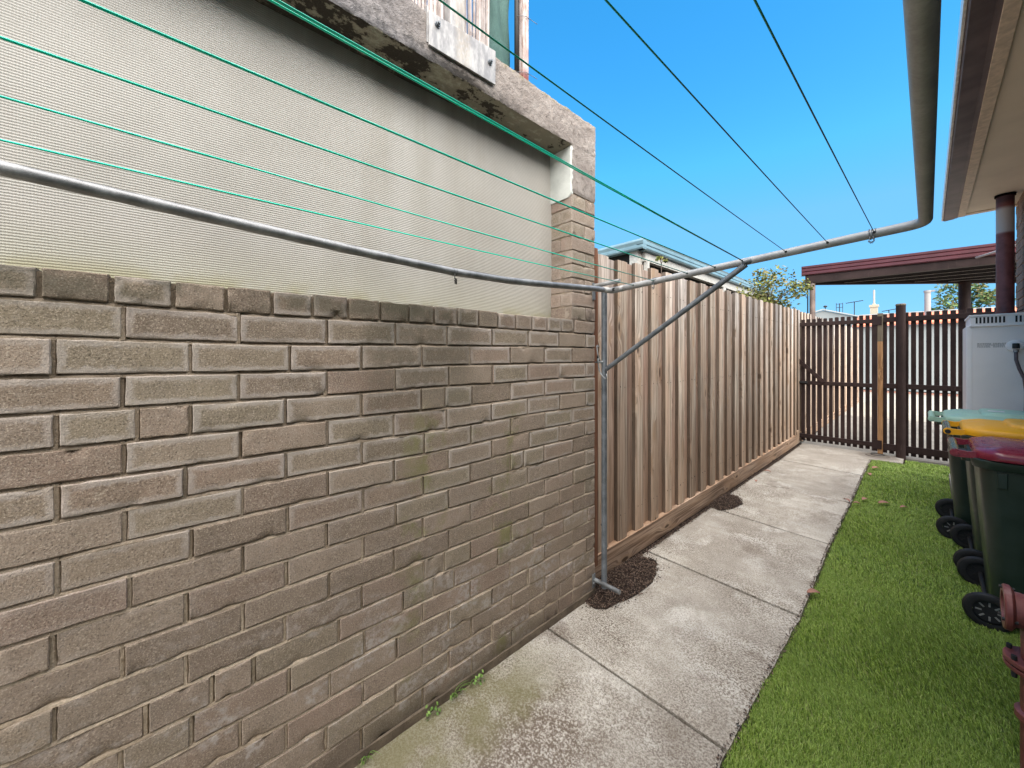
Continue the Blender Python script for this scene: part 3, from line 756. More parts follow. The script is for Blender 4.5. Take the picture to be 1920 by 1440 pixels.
# ------------------------------------------------------------------ paling fence
fen = thing('paling_fence', 'tall weathered timber paling fence with lapped vertical boards beyond the brick wall', 'fence', (-.1, 5, 0))
FT = [(2.0, 2.105), (7.4, 2.195), (10.2, 2.20), (16, 2.25)]
fr_, re_, nails = MB(), MB(), MB(); rf = random.Random(11)
def paling(mb, y0, wd, x, zb, zt, tk):
    n = len(mb.v); lean = rf.uniform(-.004, .004); xt = rf.uniform(-.0015, .0015); cup = rf.uniform(.0, .0025); N = 6
    for s_ in range(2):
        for k in range(9):
            z = zb+(zt-zb)*k/8
            for i in range(N+1):
                t = i/N; ed = .003 if i in (0, N) else 0
                xx = x+xt*(k/8)+cup*math.cos(math.pi*(t-.5))+.0015*nz(y0*9, z*2, i)-ed if s_ == 0 else x-tk
                mb.v.append((xx, y0+wd*t+lean*(k/8)+.002*nz(y0*5, z*1.3), z+(rf.uniform(-.001, .001) if k == 8 else 0)))
    F = 9*(N+1)
    for k in range(8):
        for i in range(N):
            a = n+k*(N+1)+i; mb.f.append((a, a+1, a+N+2, a+N+1)); b = a+F; mb.f.append((b+N+1, b+N+2, b+1, b))
        for i, fl in ((0, 0), (N, 1)):
            a = n+k*(N+1)+i; q = (a, a+N+1, a+N+1+F, a+F); mb.f.append(q if fl == 0 else q[::-1])
    for i in range(N):
        a = n+8*(N+1)+i; mb.f.append((a, a+1, a+1+F, a+F))
y = 2.0; k = 0
while y < 15.5:
    top = lerp(FT, y)
    wf = .118+rf.uniform(-.006, .006)
    paling(fr_, y, wf, -.077, .15, top+rf.uniform(-.015, .008), .031)
    paling(re_, y+.078, .168, -.1055, .15, top+rf.uniform(-.018, .004), .014)
    if y < 9:
        for zn in (.33, 1.22, 1.92):
            for q in (.03, .085):
                nails.tube([(-.0775, y+q, zn+rf.uniform(-.012, .012)), (-.0735, y+q, zn)], .0022, 6)
            nails.tube([(-.109, y+.19, zn), (-.104, y+.19, zn)], .0022, 6)
    y += .232+rf.uniform(-.004, .004); k += 1
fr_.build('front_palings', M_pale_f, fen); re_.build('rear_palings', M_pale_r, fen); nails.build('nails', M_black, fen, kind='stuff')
def board(y0, y1):
    mb = MB(); N = 40; rings = []
    for i in range(N+1):
        y = y0+(y1-y0)*i/N; b = .004*nz(y*1.2, 3)
        rings.append([(-.105, y, -.005), (-.068+b, y, -.002+.004*nz(y*2, 1)), (-.066+b, y, .08), (-.068+b, y, .155+.003*nz(y*3, 2)), (-.105, y, .158)])
    mb.loft(rings); return mb
for a, b in ((1.875, 4.6), (4.603, 7.40), (7.75, 11.0), (11.003, 15.5)): board(a, b).build('plinth_board', M_plinth, fen, smooth=True)
m_ = MB(); m_.box(-.108, -.07, 7.405, 7.60, .0, .21); m_.build('plinth_block', M_pale_f, fen)
m_ = MB(); m_.box(-.13, -.025, 1.875, 1.925, .13, 2.11); m_.build('end_post', wood_mat('red_brown_post', (.17, .075, .045), (.27, .13, .08), (.22, .10, .06), warm=False), fen, bevel=.003)
for z in (.3, 1.15, 1.9):
    m_ = MB(); m_.box(-.20, -.125, 1.93, 15.5, z, z+.07); m_.build('rail', M_pale_r, fen)

# ------------------------------------------------------------------ clothesline
AY = 1.87
cl = thing('folding_clothesline', 'wall mounted folding clothesline of galvanised pipe strung with green cords', 'clothesline', (.058, AY, 0))
m_ = MB(); m_.tube([(.058, AY, .055), (.058, AY, 1.845)], .0165, 24); m_.build('post', M_galv_dark, cl, smooth=True)
for z, n_ in ((.090, 'foot_stub'), (1.868, 'top_stub')):
    m_ = MB(); m_.tube([(.002, AY-.018, z-.006), (.175, AY-.018, z)], .0125, 16); m_.build('stub_pipe', M_galv_arm if z > 1 else M_galv, cl, smooth=True)
    m_ = MB(); m_.box(.0035, .008, AY-.045, AY-.018, z-.045 if z < 1 else z-.09, z+.035 if z < 1 else z+.01); m_.tube([(.008, AY-.032, z-.02), (.013, AY-.032, z-.02)], .006, 6)
    m_.build('wall_plate', M_galv, cl)
armz = lambda x: 1.822+.068*(x-.11)/(1.334-.11)
def bez(a, b, c, n=8): return [tuple((Vector(a)*(1-t)**2+Vector(b)*2*t*(1-t)+Vector(c)*t*t)) for t in [i/n for i in range(n+1)]]
m_ = MB(); xs = [.118, .3, .5, .7, .9, 1.1, 1.25, 1.285]
m_.tube([(x, AY, armz(x)+.000) for x in xs]+bez((1.285, AY, armz(1.285)), (1.335, AY, armz(1.335)), (1.335, AY-.05, armz(1.335)), 6)[1:]+[(1.335, 1.4, 1.892), (1.335, .7, 1.893), (1.335, 0, 1.893), (1.335, -.9, 1.892)], .0165, 24)
m_.build('frame_arm', M_galv_arm, cl, smooth='all')
m_ = MB(); bp = [(-1.0, 1.822), (-.6, 1.820), (-.28, 1.816), (.05, 1.798), (.4, 1.781), (.78, 1.768), (1.05, 1.772), (1.25, 1.783), (1.5, 1.800), (1.7, 1.813), (1.80, 1.818)]
m_.tube([(.110, y, z) for y, z in bp], .0152, 20); m_.build('inner_bar', M_galv_bar, cl, smooth='all')
m_ = MB(); m_.tube([(.110, 1.785, 1.8175), (.110, 1.85, 1.820), (.118, AY, 1.822), (.19, AY, armz(.19))], [.0155, .0165, .018, .0172], 20); m_.build('corner_sleeve', M_galv_arm, cl, smooth='all')
m_ = MB(); m_.tube([(.129, AY-.006, 1.8235), (.135, AY-.0181, 1.8235)], .010, 14); m_.build('sleeve_opening', M_slot, cl)
m_ = MB(); m_.tube([(.083, AY-.012, 1.362), (.805, AY-.010, 1.845)], .0128, 18); m_.tube([(.795, AY-.02, 1.853), (.825, AY-.002, 1.862)], .014, 14); m_.build('diagonal_strut', M_galv_dark, cl, smooth=True)
m_ = MB(); m_.tube(bez((.040, AY-.035, 1.425), (.03, AY-.03, 1.34), (.085, AY-.03, 1.305), 8)+bez((.085, AY-.03, 1.305), (.10, AY-.03, 1.30), (.093, AY-.03, 1.335), 4)[1:], .0035, 8)
m_.tube([(.058, AY-.03, 1.392), (.034, AY-.033, 1.452), (.028, AY-.033, 1.50)], .0035, 8); m_.tube([(.028, AY-.033, 1.505), (.045, AY-.03, 1.49)], .003, 8); m_.tube([(.012, AY-.03, 1.40), (.07, AY-.03, 1.405)], .004, 8); m_.build('latch_hook', M_galv, cl, smooth='all')
m_ = MB(); m_.box(.028, .04, AY-.034, AY-.022, 1.395, 1.44); m_.build('latch_clip', M_black, cl)
# cords
lineend = [(-.246, 1.82), (-.219, 1.847), (-.179, 1.849), (-.092, 1.86), (.081, 1.887), (.232, 1.87), (.383, 1.871), (.48, 1.84)]
linex = [.258, .376, .551, .679, .794, .951, 1.083, 1.212]
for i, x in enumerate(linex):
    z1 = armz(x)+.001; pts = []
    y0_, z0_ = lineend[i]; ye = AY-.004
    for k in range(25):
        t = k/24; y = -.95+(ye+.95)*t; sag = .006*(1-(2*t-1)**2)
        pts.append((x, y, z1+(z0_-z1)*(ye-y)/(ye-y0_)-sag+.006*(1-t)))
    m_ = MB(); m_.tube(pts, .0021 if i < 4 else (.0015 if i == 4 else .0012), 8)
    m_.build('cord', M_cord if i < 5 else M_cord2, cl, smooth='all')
    if i == 4:
        m_ = MB(); m_.tube([(p[0]+.0055*(1-k/24)+.001, p[1], p[2]+.0015) for k, p in enumerate(pts)], .0015, 8); m_.build('cord', M_cord, cl, smooth='all')
    m_ = MB(); m_.tube([(x, AY-.0178, z1), (x, AY-.0155, z1)], .0045, 10); m_.build('cord_hole', M_slot, cl)
def coil(name, x, y, z, r, turns, wr, mat, drop, parent, axis='x'):
    m_ = MB(); pts = []; n = int(turns*14); rg2 = random.Random(int(x*100))
    for k in range(n+1):
        a = 2*math.pi*k/14; o_ = (k/n-.5)*.016*turns/2+rg2.uniform(-.0015, .0015)
        pts.append((x+o_, y+r*math.cos(a), z+r*math.sin(a)) if axis == 'x' else (x+r*math.cos(a), y+o_, z+r*math.sin(a)))
    m_.tube(pts, wr, 6)
    for q in (-1, 1):
        pts = [(x+q*.004, y-r, z-r*.6), (x+q*.006, y-r-.004, z-r-.012), (x-q*.008, y-r-.002, z-r-drop), (x-q*.002, y-r, z-r-drop-.006), (x+q*.009, y-r, z-r-drop*.6)]; m_.tube(pts, wr, 6)
    m_.build(name, mat, parent, smooth='all')
coil('wire_tie', .375, AY, armz(.375), .019, 2.5, .0014, M_galv_dark, .020, cl)
coil('wire_tie', 1.205, AY, armz(1.205), .019, 2.5, .0014, M_galv_dark, .012, cl)
tie = MB(); ty, tz = .785, 1.768
for q in (-.006, .006):
    tie.tube([(.110+.0145*math.cos(a), ty+q, tz+.0145*math.sin(a)) for a in [2*math.pi*k/14 for k in range(15)]], .0012, 6)
tie.tube([(.124, ty-.006, tz-.01), (.122, ty-.004, tz-.024), (.120, ty, tz-.03)], .0016, 6)
for q in range(7): tie.tube([(.118, ty-.004+.0025*(q%3), tz-.026-.003*q), (.124, ty+.005-.003*(q%2), tz-.030-.003*q)], .0022, 6)
o = tie.build('cord_knot', M_wire, smooth='all'); tag(o, 'small black cord knotted round the inner clothesline bar', 'cord tie')

# ------------------------------------------------------------------ gate, screen and posts
GY = 7.67
def slats(xs, wd, zb, zt, y, rnd=.0):
    mb = MB()
    for x in xs:
        b = random.uniform(-.004, .004); z1 = zt+random.uniform(-.008, .008); r = []
        for yy in (y, y+.014):
            r.append([(x-wd/2, yy, zb+b), (x+wd/2, yy, zb+b), (x+wd/2, yy, z1-.006), (x+wd/2-.006, yy, z1), (x-wd/2+.006, yy, z1), (x-wd/2, yy, z1-.006)])
        mb.loft(r[::-1])
    return mb
gt = thing('slatted_gate', 'dark brown slatted timber gate with diagonal brace, hung at the end of the path', 'gate', (.35, GY, 0))
slats([-.036+.0703*k for k in range(12)], .047, .035, 2.045, GY+.012).build('slats', M_dark, gt)
for z0, z1 in ((1.925, 1.985), (.965, 1.025), (.085, .150)):
    m_ = MB(); m_.box(-.095, .80, GY-.022, GY+.0115, z0, z1); m_.build('rail', M_dark, gt, bevel=.003)
m_ = MB(); m_.box(-.150, -.092, GY-.025, GY+.030, .03, 2.045); m_.build('stile', M_dark, gt, bevel=.003)
m_ = MB(); m_.box(.785, .842, GY-.030, GY+.030, .03, 2.05); m_.build('stile', M_dark, gt, bevel=.003)
m_ = MB(); m_.bar((-.10, GY-.034, 1.375), (.235, GY-.034, 1.02), .055, .020, (0, 1, 0)); m_.build('brace', M_dark, gt)
for z in (1.955, .13):
    m_ = MB(); m_.box(.79, .892, GY-.040, GY-.032, z-.065, z+.065)
    for q in (-.04, 0, .04): m_.tube([(.875, GY-.040, z+q), (.875, GY-.044, z+q)], .006, 8)
    m_.build('hinge', M_dark, gt)
m_ = MB(); m_.tube([(-.22, GY-.05, 1.005), (.02, GY-.05, 1.0)], .007, 8); m_.box(-.12, .03, GY-.045, GY-.03, .985, 1.02); m_.build('bolt_latch', M_black, gt)
tp = thing('timber_gate_post', 'square timber post at the gate, bare orange wood with an older grey top', 'post', (.873, GY, 0))
m_ = MB(); m_.box(.846, .902, GY-.028, GY+.028, .0, 1.65); m_.build('lower_post', M_newwood, tp, bevel=.002)
m_ = MB(); m_.box(.845, .903, GY-.029, GY+.029, 1.651, 2.065); m_.build('upper_post', M_greywood, tp, bevel=.002)
fs = thing('slatted_screen', 'dark brown fixed slatted screen between the timber post and the house', 'fence', (1.4, GY, 0))
slats([.918+.0718*k for k in range(15)], .050, .015, 2.055, GY+.012).build('slats', M_dark, fs)
for z0, z1 in ((1.93, 2.0), (.965, 1.035), (.06, .155)):
    m_ = MB(); m_.box(.905, 1.945, GY-.022, GY+.0115, z0, z1); m_.build('rail', M_dark, fs, bevel=.003)
m_ = MB(); m_.box(1.93, 1.965, GY-.05, GY+.03, 0, 2.13); m_.build('end_post', M_dark, fs, bevel=.003)
rp = thing('round_post', 'dark brown round steel post standing in front of the slatted screen', 'post', (1.11, 7.57, 0))
m_ = MB(); m_.tube([(1.085, 7.57, -.04), (1.085, 7.57, 2.15)], .050, 28); m_.build('post_shaft', M_dark, rp, smooth=True)
m_ = MB(); m_.tube([(1.085, 7.57, 2.15), (1.085, 7.57, 2.165), (1.085, 7.57, 2.175)], [.054, .054, .045], 28); m_.build('cap', M_greywood, rp, smooth=True)
dc = thing('drain_cover', 'low round drain cover in the concrete beside the gate post', 'drain cover', (.86, 7.44, 0))
m_ = MB(); m_.tube([(.86, 7.44, .0), (.86, 7.44, .012), (.86, 7.44, .016)], [.13, .12, .09], 28); m_.build('lid', ground_mat('drain_concrete', (.10, .085, .075), (.17, .15, .13)), dc, smooth=True)
m_ = MB(); m_.tube([(.86+.07*math.cos(a), 7.44+.07*math.sin(a), .018) for a in [2*math.pi*k/20 for k in range(21)]], .006, 6); m_.build('ring', M_black, dc, smooth='all')

# ------------------------------------------------------------------ wheelie bins
def rrect(cx, cy, hx, hy, r, z, n=6):
    out = []
    for (sx, sy, a0) in ((1,1,0),(-1,1,90),(-1,-1,180),(1,-1,270)):
        for k in range(n+1):
            a = R(a0+90*k/n); out.append((cx+sx*(hx-r)+r*math.cos(a), cy+sy*(hy-r)+r*math.sin(a), z))
    return out
def make_bin(label, loc, lidm, tubem, zs=1.0, ws=1.0):
    t = thing('wheelie_bin', label, 'bin', loc, 'wheelie bins in a row on the turf')
    hw = .285*ws
    W = lambda pts: [(loc[0]+x, loc[1]+y, loc[2]+z*zs) for x, y, z in pts]
    m_ = MB()   # body: tapered, rounded, slightly hollow sides
    secs = [(.035, .115, .60, .215, .05), (.05, .085, .62, .225, .06), (.20, .078, .635, .232, .06), (.50, .058, .665, .248, .06), (.82, .040, .69, .262, .06), (.868, .038, .693, .264, .06)]
    m_.loft([W(rrect((a+b)/2, 0, (b-a)/2, w_*ws, r_, z)) for z, a, b, w_, r_ in secs])
    body = m_.build('body', M_bin, t, smooth=True)
    m_ = MB(); m_.loft([W(rrect(.365, 0, .345+d, (.272+d)*ws, .07, z)) for z, d in ((.850, -.012), (.855, .004), (.880, .010), (.898, .010), (.902, .006), (.903, -.03))], True, True)
    m_.build('rim', M_bin, t, smooth=True)
    for q in (-1, 1):      # stiffening ribs under the rim
        m_ = MB(); m_.box(*sorted((loc[0]+.095, loc[0]+.13)), *sorted((loc[1]+q*.243*ws, loc[1]+q*.268*ws)), loc[2]+.76*zs, loc[2]+.84*zs); m_.build('rib', M_bin, t, bevel=.004)
    m_ = MB()
    m_.loft([W(rrect(.375, 0, .335+d, (.272+d)*ws, .075+d, z)) for z, d in ((.904, .010), (.906, .020), (.922, .022), (.940, .018), (.950, .009), (.958, -.020), (.966, -.055), (.970, -.075))], True, True)
    m_.loft([W(rrect(.44, 0, .215+d, (.185+d)*ws, .06+d*.5, z)) for z, d in ((.960, .02), (.985, .008), (.990, .0), (.991, -.03))], True, True)
    lid = m_.build('lid', lidm, t, smooth=True)
    for q in (-1, 1):      # hinge lugs in the lid colour
        y0 = q*.225*ws; m_ = MB(); pr = []
        for k in range(9): a = R(90+180*k/8); pr.append((-.045+.021*math.cos(a), .915+.021*math.sin(a)))
        pr += [(.0, .897), (.09, .903), (.09, .945), (.0, .930)]
        m_.loft([W([(x, y0-.012, z) for x, z in pr]), W([(x, y0+.012, z) for x, z in pr])][::1]); 
        m_.build('hinge_lug', lidm, t, smooth=True, recalc=True)
        m_ = MB(); m_.tube(W([(-.045, y0-.0165, .915), (-.045, y0+.0165, .915)]), .014, 14); m_.build('hinge_pin', M_black if lidm is M_yellow else lidm, t, smooth=True)
    m_ = MB(); m_.tube(W([(-.045, -.211*ws, .918), (-.045, .211*ws, .918)]), .0195, 18); m_.build('handle', tubem, t, smooth=True)
    m_ = MB(); m_.loft([W(rrect(.02, 0, .04, .16*ws, .02, z)) for z in (.865, .885)]); m_.build('hinge_shelf', M_bin, t, smooth=True)
    for q in (-1, 1):
        wy = q*.268*ws; c = Vector((.070, wy, .0))
        wt = bpy.data.objects.new('wheel', None); link(wt, t); wt.location = (.070, wy, .097); wt.empty_display_size = .05
        m_ = MB(); prof = [(.058, -.016), (.076, -.019), (.088, -.015), (.094, -.005), (.094, .005), (.088, .015), (.076, .019), (.058, .016)]
        rings = []
        for r_, o_ in prof: rings.append([(loc[0]+.070+r_*math.cos(R(10*k)), loc[1]+wy+o_, loc[2]+.097+r_*math.sin(R(10*k))) for k in range(36)])
        m_.loft(rings, False, False); m_.build('tyre', M_black, wt, smooth=True)
        m_ = MB()
        for k in range(8):
            a = R(45*k); m_.bar((loc[0]+.070+.026*math.cos(a), loc[1]+wy, loc[2]+.097+.026*math.sin(a)), (loc[0]+.070+.048*math.cos(a), loc[1]+wy, loc[2]+.097+.048*math.sin(a)), .007, .009, (0, 1, 0))
        m_.build('rim', M_slit_light if q < 0 else M_black, wt)  # grey bars stand in for brightness seen through the wheel slits
        m_ = MB(); m_.tube([(loc[0]+.07, loc[1]+wy-.002, loc[2]+.097), (loc[0]+.07, loc[1]+wy+.004, loc[2]+.097)], .057, 24); m_.build('wheel_disc', M_black, wt)
    m_ = MB(); m_.tube([(loc[0]+.07, loc[1]-.26*ws, loc[2]+.097), (loc[0]+.07, loc[1]+.26*ws, loc[2]+.097)], .010, 10); m_.build('axle', M_black, t)
    return t
make_bin('dark green wheelie bin with a glossy maroon lid, nearest of the row', (1.487, 3.47, -.02), M_maroon, M_gloss_green, 1.0)
make_bin('dark green wheelie bin with a yellow lid, between the maroon and pale green lids', (1.475, 4.13, -.018), M_yellow, M_gloss_green, 1.03)
mb_ = make_bin('dark green wheelie bin with a pale green lid and handle, farthest of the row', (1.405, 4.80, -.018), M_mint, M_mint, 1.03)

m_ = MB(); m_.box(1.655, 1.735, 4.74, 4.80, 1.0025, 1.0040); m_.build('sticker', M_gutlip, mb_)

# ------------------------------------------------------------------ cabinet heater
ht = thing('outdoor_heater', 'tall grey metal cabinet unit with slotted top vents and a cable', 'heater', (1.77, 5.6, 0))
hx0, hx1, hy0, hy1, hz = 1.578, 1.945, 5.40, 6.02, 1.715
m_ = MB(); m_.box(hx0, hx1, hy0, hy1, .08, hz); m_.build('cabinet', M_heater, ht, bevel=.006)
m_ = MB(); m_.box(hx0-.003, hx0+.03, hy0-.002, hy0+.05, .09, hz-.004); m_.build('corner_trim', M_heater2, ht, bevel=.003)
m_ = MB(); m_.box(hx0+.02, hx1+.10, hy0-.010, hy1, hz+.002, 1.795); m_.box(hx0+.012, hx1+.10, hy0-.016, hy1+.01, 1.796, 1.812); m_.box(hx0+.012, hx1+.1, hy0-.014, hy0+.05, hz-.010, hz+.003); m_.build('vent_hood', M_heater2, ht, bevel=.002)
for k in range(17):
    if k in (8, 9): continue
    x = hx0+.05+.0215*k
    m_ = MB(); m_.box(x, x+.011, hy0-.0125, hy0-.008, 1.733, 1.788); m_.build('vent_slot', M_slot, ht)
m_ = MB(); rl = random.Random(2)
for cx_ in (hx0+.060, hx0+.148):
    for k in range(5):
        L_ = rl.uniform(.05, .078)
        x = cx_
        while x < cx_+L_: w_ = rl.uniform(.004, .012); m_.box(x, x+w_, hy0-.0012, hy0-.0004, 1.550-.0085*k, 1.5535-.0085*k); x += w_+.003
m_.build('print_lines', M_print, ht)
gx, gz = hx0+.262, 1.525
m_ = MB(); m_.tube([(gx, hy0, gz), (gx, hy0-.02, gz), (gx, hy0-.026, gz)], [.05, .046, .03], 24); m_.build('cable_boss', M_heater2, ht, smooth=True)
m_ = MB(); m_.tube([(gx+.004, hy0-.03, gz+.02), (gx+.004, hy0-.035, gz-.02)], .020, 14); m_.build('cable_gland', M_slot, ht, smooth=True)
m_ = MB(); m_.tube([(gx+.004, hy0-.035, gz-.03), (gx+.004, hy0-.035, gz-.055)], .016, 12); m_.build('gland_nut', M_galv, ht, smooth=True)
m_ = MB(); m_.tube([(gx+.004, hy0-.035, gz-.05), (gx+.004, hy0-.04, gz-.12), (gx+.02, hy0-.05, gz-.2), (gx+.045, hy0-.05, gz-.28), (gx+.055, hy0-.05, gz-.40), (gx+.05, hy0-.05, gz-.7), (gx+.05, hy0-.03, .1)], .011, 12); m_.build('conduit', M_conduit, ht, smooth='all')
g = MB(); g.box(1.50, 2.05, 5.3, 6.6, -.08, .078); o = g.build('concrete_pad', M_drive); tag(o, 'low concrete pad under the grey cabinet unit', 'concrete pad')

# ------------------------------------------------------------------ house: eaves, soffit, wall
hs_ = thing('house', 'single storey brick house with beige eaves soffit and purple brown gutter overhead', 'house', (2.5, 3, 0))
HB = BrickSet(); PH = lambda a, b, n: (1.970-n, -a, b)
for c_ in range(37):
    z = .0+.0845*c_; y = 5.25+(.115 if c_ % 2 else 0)-.23; 
    while y < 6.68:
        a, b = max(y, 5.25), min(y+.235, 6.69)
        if b-a > .04: sd += 1; HB.brick(PH, -b+.004, z+.004, b-a-.008, .0765, seed=sd*.731, res=(7, 7), fr=.003)
        y += .235
HB.build('brick_wall_face', M_house_brick, hs_)
m_ = MB(); m_.box(1.978, 2.62, 5.25, 6.688, -.05, 3.065); m_.box(2.62, 3.4, -3, 6.688, -.05, 3.065); m_.build('wall_core', flat_mat('dark_mortar', (.09, .07, .065), .9), hs_)
EZ = 3.065
m_ = MB(); m_.box(1.578, 3.4, -3.0, 6.74, EZ, EZ+.012); m_.build('soffit', M_soffit, hs_)
m_ = MB(); m_.box(1.5701, 1.628, -3.0, 6.745, EZ-.014, EZ-.001); m_.build('soffit_trim', M_fascia, hs_, bevel=.003)
m_ = MB(); m_.box(1.63, 3.4, 6.66, 6.74, EZ-.010, EZ-.001); m_.build('end_trim', M_fascia, hs_)
m_ = MB(); m_.box(1.548, 1.570, -3.0, 6.80, EZ-.006, EZ+.22); m_.build('fascia', M_gutter, hs_)
m_ = MB(); Yg = [-3.0+(9.83)*i/30 for i in range(31)]
m_.loft([[(1.5485, y, EZ-.004), (1.470, y, EZ-.012), (1.4602, y, EZ+.0), (1.4602, y, EZ+.10), (1.470, y, EZ+.10), (1.472, y, EZ+.006), (1.5485, y, EZ+.010)] for y in Yg]); m_.build('gutter', M_gutter, hs_, smooth=True, recalc=True)
m_ = MB(); m_.box(1.448, 1.4605, -3.0, 6.832, EZ-.004, EZ+.115); m_.build('gutter_lip', M_gutlip, hs_, bevel=.002)
m_ = MB(); m_.loft([[(1.50, y, EZ+.16), (3.6, y, EZ+.95), (3.6, y, EZ+1.0), (1.50, y, EZ+.19)] for y in (-3, 6.85)]); m_.build('roof', M_tile, hs_, recalc=True)
m_ = MB(); m_.loft([[(1.56, y, EZ+.013), (3.5, y, EZ+.013), (3.5, y, EZ+.9), (1.60, y, EZ+.17)] for y in (6.70, 6.735)]); m_.build('gable_board', M_fascia, hs_, recalc=True)

dp = thing('downpipe', 'maroon downpipe with a pale faded section dropping from the eaves', 'downpipe', (1.855, 6.17, 0))
m_ = MB(); m_.tube([(1.855, 6.17, .08), (1.855, 6.17, 2.66), (1.855, 6.17, 3.05)], .058, 28); m_.build('pipe', M_downpipe, dp, smooth=True)
m_ = MB(); m_.tube([(1.855, 6.17, 3.04), (1.855, 6.17, 3.06)], .068, 28); m_.build('top_collar', M_carund, dp, smooth=True)
for z in (1.86,): m_ = MB(); m_.tube([(1.855, 6.17, z), (1.855, 6.17, z+.025)], .063, 28); m_.build('pipe_band', M_downpipe, dp, smooth=True)
m_ = MB(); m_.tube([(1.93, 6.6, 1.86), (1.90, 6.4, 1.87), (1.97, 6.2, 1.90)], .006, 8); m_.build('cable', M_black, dp, smooth='all')

# vent pipe close to the camera (lower right)
vp = thing('waste_pipe', 'maroon painted cast iron waste pipe with flanges in the lower right corner', 'pipe', (1.580, 2.15, 0))
vx, vy = 1.602, 2.155
m_ = MB(); m_.tube([(vx, vy, -.04), (vx, vy, .385)], .052, 32); m_.build('lower_pipe', M_vent, vp, smooth=True)
m_ = MB(); m_.tube([(vx, vy, .195), (vx, vy, .20), (vx, vy, .222), (vx, vy, .228)], [.054, .064, .064, .054], 32); m_.build('collar', M_vent, vp, smooth=True)
def oval(z, s=1.0):
    return [(vx+0.088*s*math.cos(R(10*k)), vy+.085*s*math.sin(R(10*k)), z+.0) for k in range(36)]
m_ = MB(); m_.loft([oval(.352, .70), oval(.366, .98), oval(.378, 1.0), oval(.380, .98)]); m_.build('flange', M_vent, vp, smooth=True)
m_ = MB(); m_.loft([oval(.386, .98), oval(.388, 1.0), oval(.400, 1.0), oval(.403, .97)]); m_.build('flange', M_vent, vp, smooth=True)
for a in (150, 215, 260): m_ = MB(); bx_, by_ = vx+.082*math.cos(R(a)), vy+.070*math.sin(R(a)); m_.tube([(bx_, by_, .345), (bx_, by_, .418)], .007, 6); m_.build('flange_bolt', M_black, vp)
m_ = MB(); m_.tube([(vx, vy, .402), (vx, vy, .50), (vx, vy, .575), (vx, vy, .60), (vx, vy, .618), (vx, vy, .626)], [.050, .052, .058, .052, .036, .01], 32); m_.build('upper_pipe', M_vent, vp, smooth=True)
m_ = MB(); zc = .560
m_.tube([(vx-.02, vy, zc), (vx-.066, vy, zc), (vx-.07, vy, zc)], [.056, .058, .066], 32); m_.build('branch', M_vent, vp, smooth=True)
m_ = MB(); prof = [(-.064, .062), (-.072, .074), (-.084, .074), (-.088, .070), (-.088, .052), (-.074, .048)]
m_.loft([[(vx+o_, vy+r_*math.cos(R(10*k)), zc+r_*math.sin(R(10*k))) for k in range(36)] for o_, r_ in prof], True, True); m_.build('branch_rim', M_vent, vp, smooth=True, recalc=True)
for a in (70, 200, 310): m_ = MB(); m_.tube([(vx-.094, vy+.062*math.cos(R(a)), zc+.062*math.sin(R(a))), (vx-.060, vy+.062*math.cos(R(a)), zc+.062*math.sin(R(a)))], .006, 6); m_.build('rim_bolt', M_black, vp)

# ------------------------------------------------------------------ carport beyond the gate
cp = thing('carport', 'low carport beyond the gate with dark red gutter and dark underside', 'carport', (.9, 9, 0))
m_ = MB(); xa, xb = -.223, 2.75
def gprof(x, dz): return [(x, 8.60, 2.930+dz), (x, 8.585, 2.945+dz), (x, 8.585, 2.985+dz), (x, 8.60, 2.995+dz), (x, 8.585, 3.005+dz), (x, 8.585, 3.045+dz), (x, 8.598, 3.055+dz), (x, 8.585, 3.065+dz), (x, 8.585, 3.100+dz), (x, 8.70, 3.100+dz), (x, 8.70, 2.930+dz)]
m_.loft([gprof(xa, 0), gprof(xb, -.085)]); m_.build('gutter', M_redgut, cp, recalc=True)
m_ = MB(); m_.loft([[(xa+.05, 8.62, 2.785), (xa+.05, 8.62, 2.929), (xa+.05, 8.72, 2.929), (xa+.05, 8.72, 2.785)], [(xb, 8.62, 2.74), (xb, 8.62, 2.845), (xb, 8.72, 2.845), (xb, 8.72, 2.74)]]); m_.build('front_beam', M_dark, cp, recalc=True)
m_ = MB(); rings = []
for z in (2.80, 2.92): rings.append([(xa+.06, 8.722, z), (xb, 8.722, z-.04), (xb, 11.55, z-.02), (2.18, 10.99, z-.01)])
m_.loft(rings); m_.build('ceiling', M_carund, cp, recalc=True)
m_ = MB(); m_.bar((xa+.08, 8.74, 2.80), (2.75, 11.57, 2.79), .05, .07); m_.build('rear_beam', M_dark, cp)
m_ = MB()
for yb in (9.15, 9.55, 10.0, 10.4): m_.bar((xa+.1+(yb-8.74)*.99, yb, 2.792), (2.75, yb, 2.755), .006, .004)
m_.build('battens', M_batten, cp)
m_ = MB(); m_.tube([(1.80, 8.52, 2.852), (2.11, 8.2, 2.897), (2.4, 7.95, 2.93)], .014, 10); m_.build('drain_pipe', M_batten, cp, smooth='all')
m_ = MB(); m_.tube([(-.074, 8.67, 0), (-.074, 8.67, 2.785)], .042, 20); m_.build('post', flat_mat('brown_faded_post', (.20, .15, .13), .5, .4, .3, 5), cp, smooth=True)
m_ = MB(); m_.tube([(1.78, 10.58, 0), (1.78, 10.58, 2.78)], .075, 20); m_.build('post', M_dark, cp, smooth=True)

